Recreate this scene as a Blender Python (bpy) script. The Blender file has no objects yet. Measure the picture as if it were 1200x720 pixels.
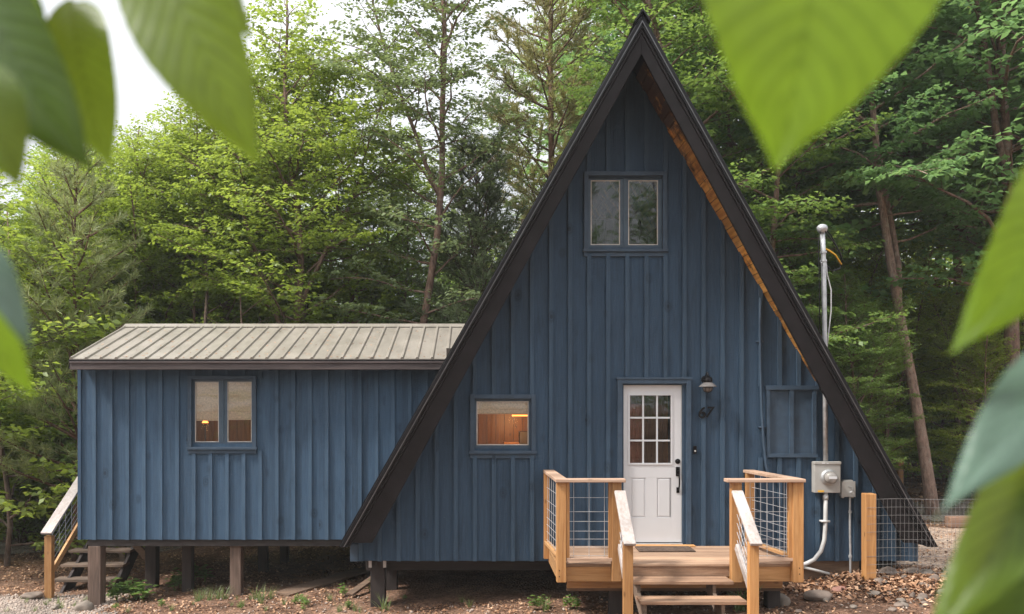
import bpy, math, random
import numpy as np
from mathutils import Vector, Matrix
R = math.radians
random.seed(7)
S = bpy.context.scene
C = S.collection
F = 1000.0; VX = 555.0; HY = 474.0; CZ = 2.55      # focal length in photo pixels, vanishing point, eye height
def X(px, Y): return (px - VX) / F * Y
def Z(py, Y): return CZ + (HY - py) / F * Y

# ------------------------------------------------------------------ materials
def newmat(name):
    m = bpy.data.materials.new(name); m.use_nodes = True
    nt = m.node_tree; nt.nodes.clear()
    out = nt.nodes.new('ShaderNodeOutputMaterial')
    return m, nt, out
def nd(nt, t, **kw):
    n = nt.nodes.new(t)
    for k, v in kw.items():
        if k.startswith('i_'):
            n.inputs[k[2:].replace('_', ' ')].default_value = v
        else: setattr(n, k, v)
    return n
def lk(nt, a, ao, b, bi): nt.links.new(a.outputs[ao], b.inputs[bi])
def c4(c): return (c[0], c[1], c[2], 1)
def coords(nt, scale=(1, 1, 1)):
    tc = nd(nt, 'ShaderNodeTexCoord'); mp = nd(nt, 'ShaderNodeMapping')
    mp.inputs['Scale'].default_value = scale
    lk(nt, tc, 'Object', mp, 'Vector'); return mp
def mixc(nt, a, b, fac_node, fac_out, blend='MIX', fac=None):
    m = nd(nt, 'ShaderNodeMix', data_type='RGBA', blend_type=blend)
    for sock, v in ((6, a), (7, b)):
        if isinstance(v, tuple) and not hasattr(v[0], 'outputs'): m.inputs[sock].default_value = c4(v)
        else: nt.links.new(v[0].outputs[v[1]], m.inputs[sock])
    if fac_node: lk(nt, fac_node, fac_out, m, 0)
    else: m.inputs[0].default_value = fac
    return m
def ramp(nt, src, out, stops):
    r = nd(nt, 'ShaderNodeValToRGB'); e = r.color_ramp.elements
    while len(e) > len(stops): e.remove(e[-1])
    while len(e) < len(stops): e.new(0.5)
    for k, (p, c) in enumerate(stops):
        e[k].position = p; e[k].color = c4(c) if isinstance(c, tuple) else (c, c, c, 1)
    lk(nt, src, out, r, 'Fac'); return r
def bump(nt, src, out, strength, dist, bs):
    b = nd(nt, 'ShaderNodeBump'); b.inputs['Strength'].default_value = strength; b.inputs['Distance'].default_value = dist
    lk(nt, src, out, b, 'Height'); lk(nt, b, 'Normal', bs, 'Normal'); return b

def plain(name, col, rough=.6, metal=0, var=.25, scale=6, bmp=.1):
    m, nt, out = newmat(name)
    bs = nd(nt, 'ShaderNodeBsdfPrincipled'); bs.inputs['Roughness'].default_value = rough; bs.inputs['Metallic'].default_value = metal
    if max(col) < .02: bs.inputs['Specular IOR Level'].default_value = .25
    mp = coords(nt); n = nd(nt, 'ShaderNodeTexNoise', i_Scale=scale, i_Detail=6.0); lk(nt, mp, 0, n, 'Vector')
    r = ramp(nt, n, 'Fac', [(.3, tuple(c * (1 - var) for c in col)), (.7, tuple(min(1, c * (1 + var)) for c in col))])
    lk(nt, r, 0, bs, 'Base Color')
    n2 = nd(nt, 'ShaderNodeTexNoise', i_Scale=scale * 12, i_Detail=4.0); lk(nt, mp, 0, n2, 'Vector')
    bump(nt, n2, 'Fac', bmp, .004, bs)
    lk(nt, bs, 0, out, 0); return m

def wood(name, c1, c2, axis='z', rough=.7, knots=.5, grain=1.0, dirt=0.0, knotcol=None, pervar=.22):
    """boards with stretched grain, knots and a tone for each separate board"""
    m, nt, out = newmat(name)
    bs = nd(nt, 'ShaderNodeBsdfPrincipled'); bs.inputs['Roughness'].default_value = rough
    sc = {'z': (1, 1, .06), 'x': (.06, 1, 1), 'y': (1, .06, 1)}[axis]
    geo = nd(nt, 'ShaderNodeNewGeometry')
    mp = coords(nt, sc)
    off = nd(nt, 'ShaderNodeVectorMath', operation='SCALE'); off.inputs[0].default_value = (7.3, 5.1, 9.7)
    lk(nt, geo, 'Random Per Island', off, 'Scale')
    add = nd(nt, 'ShaderNodeVectorMath', operation='ADD'); lk(nt, mp, 0, add, 0); lk(nt, off, 0, add, 1)
    n = nd(nt, 'ShaderNodeTexNoise', i_Scale=34.0 * grain, i_Detail=8.0, i_Roughness=.65, i_Distortion=.6); lk(nt, add, 0, n, 'Vector')
    r = ramp(nt, n, 'Fac', [(.32, c2), (.62, c1)])
    n3 = nd(nt, 'ShaderNodeTexNoise', i_Scale=3.2, i_Detail=5.0); lk(nt, add, 0, n3, 'Vector')
    r3 = ramp(nt, n3, 'Fac', [(.3, .62), (.7, 1.18)])
    m1 = mixc(nt, (r, 0), (r3, 0), None, None, 'MULTIPLY', 1.0)
    tone = nd(nt, 'ShaderNodeMapRange'); tone.inputs['To Min'].default_value = 1 - pervar; tone.inputs['To Max'].default_value = 1 + pervar
    lk(nt, geo, 'Random Per Island', tone, 0)
    cmb = nd(nt, 'ShaderNodeCombineColor'); [lk(nt, tone, 0, cmb, k) for k in range(3)]
    m2 = mixc(nt, (m1, 2), (cmb, 0), None, None, 'MULTIPLY', 1.0)
    kmp = coords(nt, tuple(1 if s == 1 else .5 for s in sc))
    v = nd(nt, 'ShaderNodeTexVoronoi', i_Scale=7.5, i_Randomness=1.0); lk(nt, kmp, 0, v, 'Vector')
    kr = ramp(nt, v, 'Distance', [(.07, knots), (.16, 0.0)])
    kc = knotcol or tuple(c * .35 for c in c2)
    m3 = mixc(nt, (m2, 2), kc, kr, 0)
    src = (m3, 2)
    if dirt:
        dm = coords(nt); dn = nd(nt, 'ShaderNodeTexNoise', i_Scale=2.2, i_Detail=7.0, i_Roughness=.7); lk(nt, dm, 0, dn, 'Vector')
        dr = ramp(nt, dn, 'Fac', [(.45, 0.0), (.7, dirt)])
        m4 = mixc(nt, src, (.06, .045, .035), dr, 0); src = (m4, 2)
    lk(nt, src[0], src[1], bs, 'Base Color')
    bump(nt, n, 'Fac', .35, .004, bs)
    lk(nt, bs, 0, out, 0); return m

def siding_mat(name, base, boards=.16, pitch=.24, xoff=0.0):
    """rough-sawn stained boards: saw marks, vertical grain, dark knots, tone per board"""
    m, nt, out = newmat(name)
    bs = nd(nt, 'ShaderNodeBsdfPrincipled'); bs.inputs['Roughness'].default_value = .72
    bs.inputs['Specular IOR Level'].default_value = .3
    tc = nd(nt, 'ShaderNodeTexCoord'); sp = nd(nt, 'ShaderNodeSeparateXYZ'); lk(nt, tc, 'Object', sp, 0)
    a = nd(nt, 'ShaderNodeMath', operation='ADD'); a.inputs[1].default_value = 50 + xoff; lk(nt, sp, 0, a, 0)
    d = nd(nt, 'ShaderNodeMath', operation='DIVIDE'); d.inputs[1].default_value = pitch; lk(nt, a, 0, d, 0)
    fl = nd(nt, 'ShaderNodeMath', operation='FLOOR'); lk(nt, d, 0, fl, 0)
    wn = nd(nt, 'ShaderNodeTexWhiteNoise', noise_dimensions='1D'); lk(nt, fl, 0, wn, 'W')
    # board offset vector so grain does not run across boards
    cx = nd(nt, 'ShaderNodeCombineXYZ'); s = nd(nt, 'ShaderNodeMath', operation='MULTIPLY'); s.inputs[1].default_value = 17.0
    lk(nt, wn, 'Value', s, 0); lk(nt, s, 0, cx, 2); lk(nt, s, 0, cx, 1)
    mp = coords(nt, (1, 1, .05)); ad = nd(nt, 'ShaderNodeVectorMath', operation='ADD'); lk(nt, mp, 0, ad, 0); lk(nt, cx, 0, ad, 1)
    grain = nd(nt, 'ShaderNodeTexNoise', i_Scale=42.0, i_Detail=8.0, i_Roughness=.7, i_Distortion=.8); lk(nt, ad, 0, grain, 'Vector')
    g = ramp(nt, grain, 'Fac', [(.3, tuple(c * .78 for c in base)), (.7, tuple(c * 1.16 for c in base))])
    mp2 = coords(nt, (1, 1, .35)); ad2 = nd(nt, 'ShaderNodeVectorMath', operation='ADD'); lk(nt, mp2, 0, ad2, 0); lk(nt, cx, 0, ad2, 1)
    bl = nd(nt, 'ShaderNodeTexNoise', i_Scale=5.0, i_Detail=6.0, i_Roughness=.6, i_Distortion=.4); lk(nt, ad2, 0, bl, 'Vector')
    br = ramp(nt, bl, 'Fac', [(.28, .74), (.44, .97), (.72, 1.12)])
    m1 = mixc(nt, (g, 0), (br, 0), None, None, 'MULTIPLY', 1.0)
    tone = nd(nt, 'ShaderNodeMapRange'); tone.inputs['To Min'].default_value = 1 - boards; tone.inputs['To Max'].default_value = 1 + boards
    lk(nt, wn, 'Value', tone, 0)
    cmb = nd(nt, 'ShaderNodeCombineColor'); [lk(nt, tone, 0, cmb, k) for k in range(3)]
    m2 = mixc(nt, (m1, 2), (cmb, 0), None, None, 'MULTIPLY', 1.0)
    mp3 = coords(nt, (1, 0.0, .7)); ad3 = nd(nt, 'ShaderNodeVectorMath', operation='ADD'); lk(nt, mp3, 0, ad3, 0); lk(nt, cx, 0, ad3, 1)
    vo = nd(nt, 'ShaderNodeTexVoronoi', i_Scale=2.6); lk(nt, ad3, 0, vo, 'Vector')
    kr = ramp(nt, vo, 'Distance', [(.04, .9), (.075, .25), (.10, .5), (.18, 0.0)])
    m3 = mixc(nt, (m2, 2), tuple(c * .38 for c in base), kr, 0)
    # pale sap specks
    v2 = nd(nt, 'ShaderNodeTexVoronoi', i_Scale=9.0); mp4 = coords(nt, (1, 1, 1)); lk(nt, mp4, 0, v2, 'Vector')
    k2 = ramp(nt, v2, 'Distance', [(.015, .5), (.03, 0.0)])
    m4 = mixc(nt, (m3, 2), (.3, .36, .42), k2, 0)
    lk(nt, m4, 2, bs, 'Base Color')
    # saw marks
    sm = coords(nt, (8, 8, 60)); sn = nd(nt, 'ShaderNodeTexNoise', i_Scale=1.4, i_Detail=3.0, i_Distortion=.4)
    rt = nd(nt, 'ShaderNodeMapping'); rt.inputs['Rotation'].default_value = (0, R(18), 0); lk(nt, tc, 'Object', rt, 0)
    sc = nd(nt, 'ShaderNodeMapping'); sc.inputs['Scale'].default_value = (6, 6, 90); lk(nt, rt, 0, sc, 0); lk(nt, sc, 0, sn, 'Vector')
    hs = nd(nt, 'ShaderNodeMath', operation='ADD'); lk(nt, grain, 'Fac', hs, 0); lk(nt, sn, 'Fac', hs, 1)
    bump(nt, hs, 0, .55, .006, bs)
    lk(nt, bs, 0, out, 0); return m

def leafmat(name, col, trans, rough=.45, spread=.35, tw=.4):
    m, nt, out = newmat(name)
    geo = nd(nt, 'ShaderNodeNewGeometry')
    lo = tuple(c * (1 - spread) for c in col); hi = tuple(c * (1 + spread) for c in col)
    r = ramp(nt, geo, 'Random Per Island', [(0, lo), (.6, col), (.93, hi), (1.0, (hi[0] * 1.5, hi[1] * 1.15, hi[2]))])
    bs = nd(nt, 'ShaderNodeBsdfPrincipled'); bs.inputs['Roughness'].default_value = rough; bs.inputs['Specular IOR Level'].default_value = .45
    lk(nt, r, 0, bs, 'Base Color')
    tr = nd(nt, 'ShaderNodeBsdfTranslucent')
    t2 = mixc(nt, (r, 0), trans, None, None, 'MIX', .6); lk(nt, t2, 2, tr, 'Color')
    mx = nd(nt, 'ShaderNodeMixShader'); mx.inputs[0].default_value = tw
    lk(nt, bs, 0, mx, 1); lk(nt, tr, 0, mx, 2); lk(nt, mx, 0, out, 0); return m

def glassmat(name, tint=(.9, .92, .92), refl=.10):
    m, nt, out = newmat(name)
    tr = nd(nt, 'ShaderNodeBsdfTransparent'); tr.inputs[0].default_value = c4(tint)
    gl = nd(nt, 'ShaderNodeBsdfGlossy'); gl.inputs['Roughness'].default_value = .015
    mp = coords(nt); n = nd(nt, 'ShaderNodeTexNoise', i_Scale=2.5); lk(nt, mp, 0, n, 'Vector')
    b = nd(nt, 'ShaderNodeBump'); b.inputs['Strength'].default_value = .06; b.inputs['Distance'].default_value = .02
    lk(nt, n, 'Fac', b, 'Height'); lk(nt, b, 0, gl, 'Normal')
    fr = nd(nt, 'ShaderNodeFresnel'); fr.inputs[0].default_value = 1.5
    ad = nd(nt, 'ShaderNodeMath', operation='ADD'); ad.inputs[1].default_value = refl; lk(nt, fr, 0, ad, 0)
    mx = nd(nt, 'ShaderNodeMixShader'); lk(nt, ad, 0, mx, 0); lk(nt, tr, 0, mx, 1); lk(nt, gl, 0, mx, 2)
    lk(nt, mx, 0, out, 0); return m

def emit(name, col, s):
    m, nt, out = newmat(name); e = nd(nt, 'ShaderNodeEmission'); e.inputs[0].default_value = c4(col); e.inputs[1].default_value = s
    lk(nt, e, 0, out, 0); return m

def barkmat(name, c1, c2, lich=.25):
    m, nt, out = newmat(name)
    bs = nd(nt, 'ShaderNodeBsdfPrincipled'); bs.inputs['Roughness'].default_value = .9; bs.inputs['Specular IOR Level'].default_value = .15
    mp = coords(nt, (1, 1, .3)); n = nd(nt, 'ShaderNodeTexNoise', i_Scale=16.0, i_Detail=8.0, i_Roughness=.7, i_Distortion=.7); lk(nt, mp, 0, n, 'Vector')
    r = ramp(nt, n, 'Fac', [(.35, c2), (.6, c1)])
    mp2 = coords(nt); n2 = nd(nt, 'ShaderNodeTexNoise', i_Scale=7.0, i_Detail=7.0, i_Roughness=.7); lk(nt, mp2, 0, n2, 'Vector')
    r2 = ramp(nt, n2, 'Fac', [(.54, 0.0), (.66, lich)])
    m1 = mixc(nt, (r, 0), (.36, .36, .30), r2, 0); lk(nt, m1, 2, bs, 'Base Color')
    bump(nt, n, 'Fac', .8, .03, bs); lk(nt, bs, 0, out, 0); return m

def groundmat(name, cols, scale=1.0, stones=.0, bmp=.6):
    m, nt, out = newmat(name)
    bs = nd(nt, 'ShaderNodeBsdfPrincipled'); bs.inputs['Roughness'].default_value = .95; bs.inputs['Specular IOR Level'].default_value = .15
    mp = coords(nt)
    n = nd(nt, 'ShaderNodeTexNoise', i_Scale=.9 * scale, i_Detail=9.0, i_Roughness=.68); lk(nt, mp, 0, n, 'Vector')
    r = ramp(nt, n, 'Fac', [(.36, cols[0]), (.5, cols[1]), (.64, cols[2])])
    v = nd(nt, 'ShaderNodeTexVoronoi', i_Scale=26.0 * scale); lk(nt, mp, 0, v, 'Vector')
    sep = nd(nt, 'ShaderNodeSeparateColor'); lk(nt, v, 'Color', sep, 0)
    r2 = ramp(nt, sep, 0, [(0, .45), (.5, .95), (1, 1.7)])
    m1 = mixc(nt, (r, 0), (r2, 0), None, None, 'MULTIPLY', .75)
    lk(nt, m1, 2, bs, 'Base Color')
    n2 = nd(nt, 'ShaderNodeTexNoise', i_Scale=30.0 * scale, i_Detail=6.0); lk(nt, mp, 0, n2, 'Vector')
    h = nd(nt, 'ShaderNodeMath', operation='ADD'); lk(nt, n2, 'Fac', h, 0); lk(nt, v, 'Distance', h, 1)
    bump(nt, h, 0, bmp, .04, bs); lk(nt, bs, 0, out, 0); return m

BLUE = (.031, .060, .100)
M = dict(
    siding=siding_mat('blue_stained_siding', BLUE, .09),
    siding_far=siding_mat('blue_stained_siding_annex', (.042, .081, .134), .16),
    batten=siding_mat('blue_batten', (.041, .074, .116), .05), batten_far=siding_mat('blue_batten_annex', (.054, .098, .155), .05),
    trim=plain('blue_trim', (.032, .059, .095), .6, 0, .2, 9, .3),
    trimlight=plain('blue_sash', (.047, .078, .112), .5, 0, .15, 9, .2),
    fascia=plain('dark_stained_board', (.009, .007, .008), .55, 0, .45, 5, .5),
    fascia_worn=wood('worn_dark_board', (.10, .075, .072), (.035, .026, .028), 'x', .7, .2, .7, 0),
    black=plain('black_metal_edging', (.007, .007, .009), .4, .0, .3, 3, .05),
    silver=plain('bare_metal_lip', (.16, .16, .17), .35, .7, .2, 5, .05),
    soffit=None,
    beam=wood('dark_treated_beam', (.035, .026, .024), (.016, .012, .011), 'x', .8, .1),
    postdark=wood('dark_stained_post', (.050, .034, .030), (.022, .016, .015), 'z', .8, .2),
    postgrey=wood('weathered_post', (.19, .125, .095), (.075, .048, .036), 'z', .85, .4),
    cedar_z=wood('cedar_upright', (.60, .31, .115), (.42, .185, .055), 'z', .6, .8),
    cedar_x=wood('cedar_crosswise', (.60, .32, .125), (.42, .20, .065), 'x', .6, .6),
    cedar_y=wood('cedar_lengthwise', (.60, .34, .15), (.42, .21, .08), 'y', .6, .6),
    cap_x=wood('weathered_cap_crosswise', (.56, .39, .285), (.42, .25, .155), 'x', .7, .5),
    cap_y=wood('weathered_cap_lengthwise', (.52, .475, .45), (.40, .32, .275), 'y', .65, .5),
    deck_x=wood('worn_deck_board', (.47, .31, .205), (.31, .18, .11), 'x', .75, .3, 1, .2),
    tread_x=wood('worn_step_board', (.47, .29, .18), (.25, .14, .085), 'x', .75, .3, 1, .35),
    oldstep=wood('old_grey_step', (.24, .17, .125), (.12, .08, .055), 'x', .85, .3, 1, .3),
    plank=wood('scrap_plank', (.22, .14, .09), (.10, .06, .04), 'x', .9, .3, 1, .4),
    wallwood=wood('varnished_pine_boards', (.42, .17, .045), (.24, .085, .02), 'z', .4, .8, .8),
    roofmetal=None,
    whitepaint=plain('white_paint', (.60, .60, .61), .35, 0, .02, 4, .03),
    glass=glassmat('window_glass', (.97, .975, .975), .012),
    glassdark=glassmat('door_glass', (.86, .86, .86), .02),
    beadlight=plain('pale_glazing_bead', (.50, .45, .40), .5, 0, .2, 12, .1),
    hardware=plain('oil_rubbed_black', (.012, .011, .012), .3, .6, .2, 10, .05),
    galv=plain('galvanised_steel', (.46, .47, .48), .42, .55, .22, 14, .1),
    boxgrey=plain('grey_painted_box', (.40, .385, .36), .45, .1, .1, 6, .05),
    meterglass=plain('meter_cover', (.30, .28, .26), .12, .1, .4, 12, .02),
    pvc=plain('grey_plastic_pipe', (.50, .50, .49), .4, 0, .1, 8, .05),
    cable=plain('black_cable', (.014, .014, .014), .5, 0, .1, 5, .05),
    yellow=plain('yellow_plastic', (.75, .42, .03), .5, 0, .1, 5, .05),
    wire=plain('zinc_wire', (.55, .56, .58), .4, .5, .1, 5, .02),
    mat=plain('brown_coir', (.085, .055, .038), .95, 0, .5, 30, .8),
    shade=plain('woven_blind', (.78, .62, .45), .9, 0, .18, 40, .5),
    frost=plain('ribbed_glass_shade', (.14, .13, .125), .2, 0, .2, 14, .1),
    dark=plain('interior_dark', (.06, .045, .035), .8, 0, .3, 3, .1),
    bulb=emit('lit_bulb', (1, .30, .06), 2.2),
    rock=plain('granite', (.17, .13, .105), .85, 0, .42, 5, .7),
    rockpink=plain('pink_granite', (.30, .15, .115), .85, 0, .3, 6, .7),
    rockgrey=plain('pale_grey_stone', (.20, .165, .135), .85, 0, .42, 5, .8),
    pathstone=plain('beige_stone', (.34, .27, .225), .9, 0, .35, 4, .4),
    curtain=plain('brick_red_cloth', (.30, .10, .065), .9, 0, .25, 8, .3),
    fencewire=plain('weathered_zinc_wire', (.20, .19, .185), .6, .3, .2, 5, .02),
    timber=wood('peeled_timber', (.36, .22, .15), (.22, .125, .08), 'x', .8, .3),
    bark_red=barkmat('reddish_bark', (.25, .16, .125), (.095, .062, .05), .35),
    bark_pale=barkmat('pale_pinkish_bark', (.36, .25, .20), (.15, .10, .08), .5),
    bark_dark=barkmat('dark_bark', (.15, .105, .085), (.055, .04, .033), .25),
    bark_pine=barkmat('pine_bark', (.20, .115, .080), (.085, .05, .036), .1),
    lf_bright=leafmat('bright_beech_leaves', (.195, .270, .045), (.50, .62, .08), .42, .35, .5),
    lf_mid=leafmat('green_beech_leaves', (.145, .240, .062), (.40, .56, .10), .42, .35, .5),
    lf_dark=leafmat('deep_green_leaves', (.125, .235, .088), (.34, .56, .17), .38, .35, .5),
    lf_pale=leafmat('grey_green_leaves', (.17, .225, .10), (.38, .48, .16), .5, .3, .36),
    nd_yellow=leafmat('yellowish_needles', (.28, .26, .10), (.46, .44, .14), .5, .35, .3),
    nd_green=leafmat('soft_green_needles', (.27, .31, .13), (.46, .54, .17), .5, .3, .3),
    nd_dark=leafmat('dark_needles', (.125, .165, .08), (.26, .36, .14), .5, .3, .25),
    fern=leafmat('fresh_weed_leaves', (.13, .22, .06), (.32, .48, .08), .45, .3, .4),
    grass=leafmat('grass_blades', (.15, .20, .07), (.32, .42, .1), .45, .3, .35),
    litter=None,
    palesoil=groundmat('pale_trodden_soil', [(.24, .16, .115), (.34, .24, .18), (.42, .32, .25)]),
    soil=groundmat('forest_soil', [(.085, .048, .032), (.17, .098, .064), (.25, .155, .108)]),
    gravel=groundmat('gravel', [(.16, .13, .11), (.30, .25, .215), (.40, .345, .30)], 1.6),
)
def littermat():
    m, nt, out = newmat('fallen_leaves')
    geo = nd(nt, 'ShaderNodeNewGeometry')
    r = ramp(nt, geo, 'Random Per Island', [(0, (.09, .042, .024)), (.35, (.24, .12, .062)), (.7, (.42, .235, .13)), (1, (.58, .38, .25))])
    bs = nd(nt, 'ShaderNodeBsdfPrincipled'); bs.inputs['Roughness'].default_value = .75; lk(nt, r, 0, bs, 'Base Color')
    lk(nt, bs, 0, out, 0); return m
M['litter'] = littermat()
def soffitmat():
    # orange pine boards, partly covered by old dark stain towards the peak (a stain with its own shape)
    m, nt, out = newmat('pine_soffit_boards')
    bs = nd(nt, 'ShaderNodeBsdfPrincipled'); bs.inputs['Roughness'].default_value = .5
    geo = nd(nt, 'ShaderNodeNewGeometry')
    mp = coords(nt, (1, .08, 1)); n = nd(nt, 'ShaderNodeTexNoise', i_Scale=20.0, i_Detail=7.0, i_Distortion=.6); lk(nt, mp, 0, n, 'Vector')
    r = ramp(nt, n, 'Fac', [(.33, (.46, .19, .035)), (.6, (.80, .43, .11))])
    t = ramp(nt, geo, 'Random Per Island', [(0, .6), (1, 1.2)])
    m1 = mixc(nt, (r, 0), (t, 0), None, None, 'MULTIPLY', 1.0)
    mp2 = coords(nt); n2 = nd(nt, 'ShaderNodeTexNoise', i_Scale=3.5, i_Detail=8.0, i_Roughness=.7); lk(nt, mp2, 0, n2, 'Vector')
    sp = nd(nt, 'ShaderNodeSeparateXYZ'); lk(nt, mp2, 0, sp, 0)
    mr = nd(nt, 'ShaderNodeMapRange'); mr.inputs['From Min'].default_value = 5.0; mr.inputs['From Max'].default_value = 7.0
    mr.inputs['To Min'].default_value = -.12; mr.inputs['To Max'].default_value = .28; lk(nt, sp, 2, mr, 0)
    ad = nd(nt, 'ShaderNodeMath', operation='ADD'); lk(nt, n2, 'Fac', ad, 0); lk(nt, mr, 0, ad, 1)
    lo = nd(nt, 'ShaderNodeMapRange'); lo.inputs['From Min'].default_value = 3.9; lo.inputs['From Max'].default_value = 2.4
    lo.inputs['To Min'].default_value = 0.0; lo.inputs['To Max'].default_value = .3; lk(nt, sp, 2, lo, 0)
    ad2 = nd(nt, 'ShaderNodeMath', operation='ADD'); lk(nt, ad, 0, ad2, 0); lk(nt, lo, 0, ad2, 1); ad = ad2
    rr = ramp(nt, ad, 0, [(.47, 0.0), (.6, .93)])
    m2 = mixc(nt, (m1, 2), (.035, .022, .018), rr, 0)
    lk(nt, m2, 2, bs, 'Base Color'); bump(nt, n, 'Fac', .3, .004, bs); lk(nt, bs, 0, out, 0); return m
M['soffit'] = soffitmat()
def roofmetalmat():
    m, nt, out = newmat('taupe_ribbed_metal')
    bs = nd(nt, 'ShaderNodeBsdfPrincipled'); bs.inputs['Roughness'].default_value = .42; bs.inputs['Metallic'].default_value = .15
    mp = coords(nt, (1, .25, 1)); n = nd(nt, 'ShaderNodeTexNoise', i_Scale=5.0, i_Detail=8.0, i_Roughness=.65); lk(nt, mp, 0, n, 'Vector')
    r = ramp(nt, n, 'Fac', [(.3, (.20, .178, .150)), (.55, (.275, .245, .21)), (.75, (.33, .295, .255))])
    mp2 = coords(nt); n2 = nd(nt, 'ShaderNodeTexNoise', i_Scale=22.0, i_Detail=5.0); lk(nt, mp2, 0, n2, 'Vector')
    r2 = ramp(nt, n2, 'Fac', [(.62, 0.0), (.74, .6)])
    m1 = mixc(nt, (r, 0), (.16, .12, .07), r2, 0)
    lk(nt, m1, 2, bs, 'Base Color'); bump(nt, n, 'Fac', .1, .01, bs); lk(nt, bs, 0, out, 0); return m
M['roofmetal'] = roofmetalmat()

# ------------------------------------------------------------------ builders
WORLD = {}
def tag(o, label=None, cat=None, group=None, kind=None):
    if label: o['label'] = label
    if cat: o['category'] = cat
    if group: o['group'] = group
    if kind: o['kind'] = kind
    return o
def thing(name, label, cat, loc, group=None):
    o = bpy.data.objects.new(name, None); C.objects.link(o); o.location = loc
    o.empty_display_size = .2
    WORLD[o.name] = Vector(loc); return tag(o, label, cat, group)
def link_mesh(name, me, parent=None, base=None):
    o = bpy.data.objects.new(name, me); C.objects.link(o)
    if parent is not None:
        o.parent = parent; WORLD[o.name] = WORLD[parent.name]
    else: WORLD[o.name] = Vector((0, 0, 0))
    return o
class MB:
    def __init__(s): s.v = []; s.f = []
    def add(s, vs, fs):
        k = len(s.v); s.v += [tuple(v) for v in vs]; s.f += [tuple(i + k for i in f) for f in fs]
    def box(s, x0, x1, y0, y1, z0, z1):
        if x1 < x0: x0, x1 = x1, x0
        if y1 < y0: y0, y1 = y1, y0
        if z1 < z0: z0, z1 = z1, z0
        s.add([(x0, y0, z0), (x1, y0, z0), (x1, y1, z0), (x0, y1, z0), (x0, y0, z1), (x1, y0, z1), (x1, y1, z1), (x0, y1, z1)],
              [(0, 3, 2, 1), (4, 5, 6, 7), (0, 1, 5, 4), (1, 2, 6, 5), (2, 3, 7, 6), (3, 0, 4, 7)]); return s
    def prism(s, pts, y0, y1):
        """polygon in the x-z plane pulled from y0 to y1 (pts counter-clockwise seen from -y)"""
        n = len(pts)
        s.add([(x, y0, z) for x, z in pts] + [(x, y1, z) for x, z in pts],
              [tuple(range(n)), tuple(range(2 * n - 1, n - 1, -1))] + [(i, i + n, (i + 1) % n + n, (i + 1) % n) for i in range(n)]); return s
    def bar(s, p, q, w, h, up=(0, 0, 1)):
        p = Vector(p); q = Vector(q); d = (q - p).normalized(); u = Vector(up)
        sd = d.cross(u).normalized(); u = sd.cross(d).normalized(); sd *= w / 2; u *= h / 2
        vs = [p - sd - u, p + sd - u, p + sd + u, p - sd + u, q - sd - u, q + sd - u, q + sd + u, q - sd + u]
        s.add(vs, [(3, 2, 1, 0), (4, 5, 6, 7), (0, 1, 5, 4), (1, 2, 6, 5), (2, 3, 7, 6), (3, 0, 4, 7)]); return s
    def tube(s, pts, rad, n=8, cap=True):
        pts = [Vector(p) for p in pts]; m = len(pts)
        if not hasattr(rad, '__len__'): rad = [rad] * m
        ref = None; k0 = len(s.v)
        for i, p in enumerate(pts):
            t = (pts[min(i + 1, m - 1)] - pts[max(i - 1, 0)])
            if t.length < 1e-9: t = Vector((0, 0, 1))
            t.normalize()
            if ref is None: ref = Vector((1, 0, 0)) if abs(t.x) < .8 else Vector((0, 1, 0))
            a = (ref - t * ref.dot(t)).normalized(); ref = a; b = t.cross(a)
            for j in range(n):
                an = 2 * math.pi * j / n
                q = p + (a * math.cos(an) + b * math.sin(an)) * rad[i]; s.v.append((q.x, q.y, q.z))
        for i in range(m - 1):
            for j in range(n):
                s.f.append((k0 + i * n + j, k0 + i * n + (j + 1) % n, k0 + (i + 1) * n + (j + 1) % n, k0 + (i + 1) * n + j))
        if cap:
            s.f.append(tuple(k0 + j for j in range(n))[::-1]); s.f.append(tuple(k0 + (m - 1) * n + j for j in range(n)))
        return s
    def lathe(s, c, prof, axis='z', n=20):
        k0 = len(s.v); c = Vector(c)
        for r, h in prof:
            for j in range(n):
                a = 2 * math.pi * j / n; u, w = r * math.cos(a), r * math.sin(a)
                q = c + (Vector((u, w, h)) if axis == 'z' else Vector((u, h, w)))
                s.v.append(tuple(q))
        for i in range(len(prof) - 1):
            for j in range(n):
                s.f.append((k0 + i * n + j, k0 + i * n + (j + 1) % n, k0 + (i + 1) * n + (j + 1) % n, k0 + (i + 1) * n + j))
        s.f.append(tuple(k0 + j for j in range(n))[::-1]); s.f.append(tuple(k0 + (len(prof) - 1) * n + j for j in range(n)))
        return s
    def build(s, name, mat, parent=None, bevel=0, smooth=False, label=None, origin=None):
        off = WORLD[parent.name] if parent is not None else Vector(origin or (0, 0, 0))
        me = bpy.data.meshes.new(name)
        me.from_pydata([(v[0] - off.x, v[1] - off.y, v[2] - off.z) for v in s.v], [], s.f); me.update()
        me.materials.append(mat)
        o = link_mesh(name, me, parent)
        if parent is None: o.location = off; WORLD[o.name] = off.copy()
        if smooth: me.polygons.foreach_set('use_smooth', [True] * len(me.polygons))
        if bevel:
            b = o.modifiers.new('soft_edges', 'BEVEL'); b.width = bevel; b.segments = 2; b.limit_method = 'ANGLE'; b.angle_limit = R(40)
        if label: o['label'] = label
        return o
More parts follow.
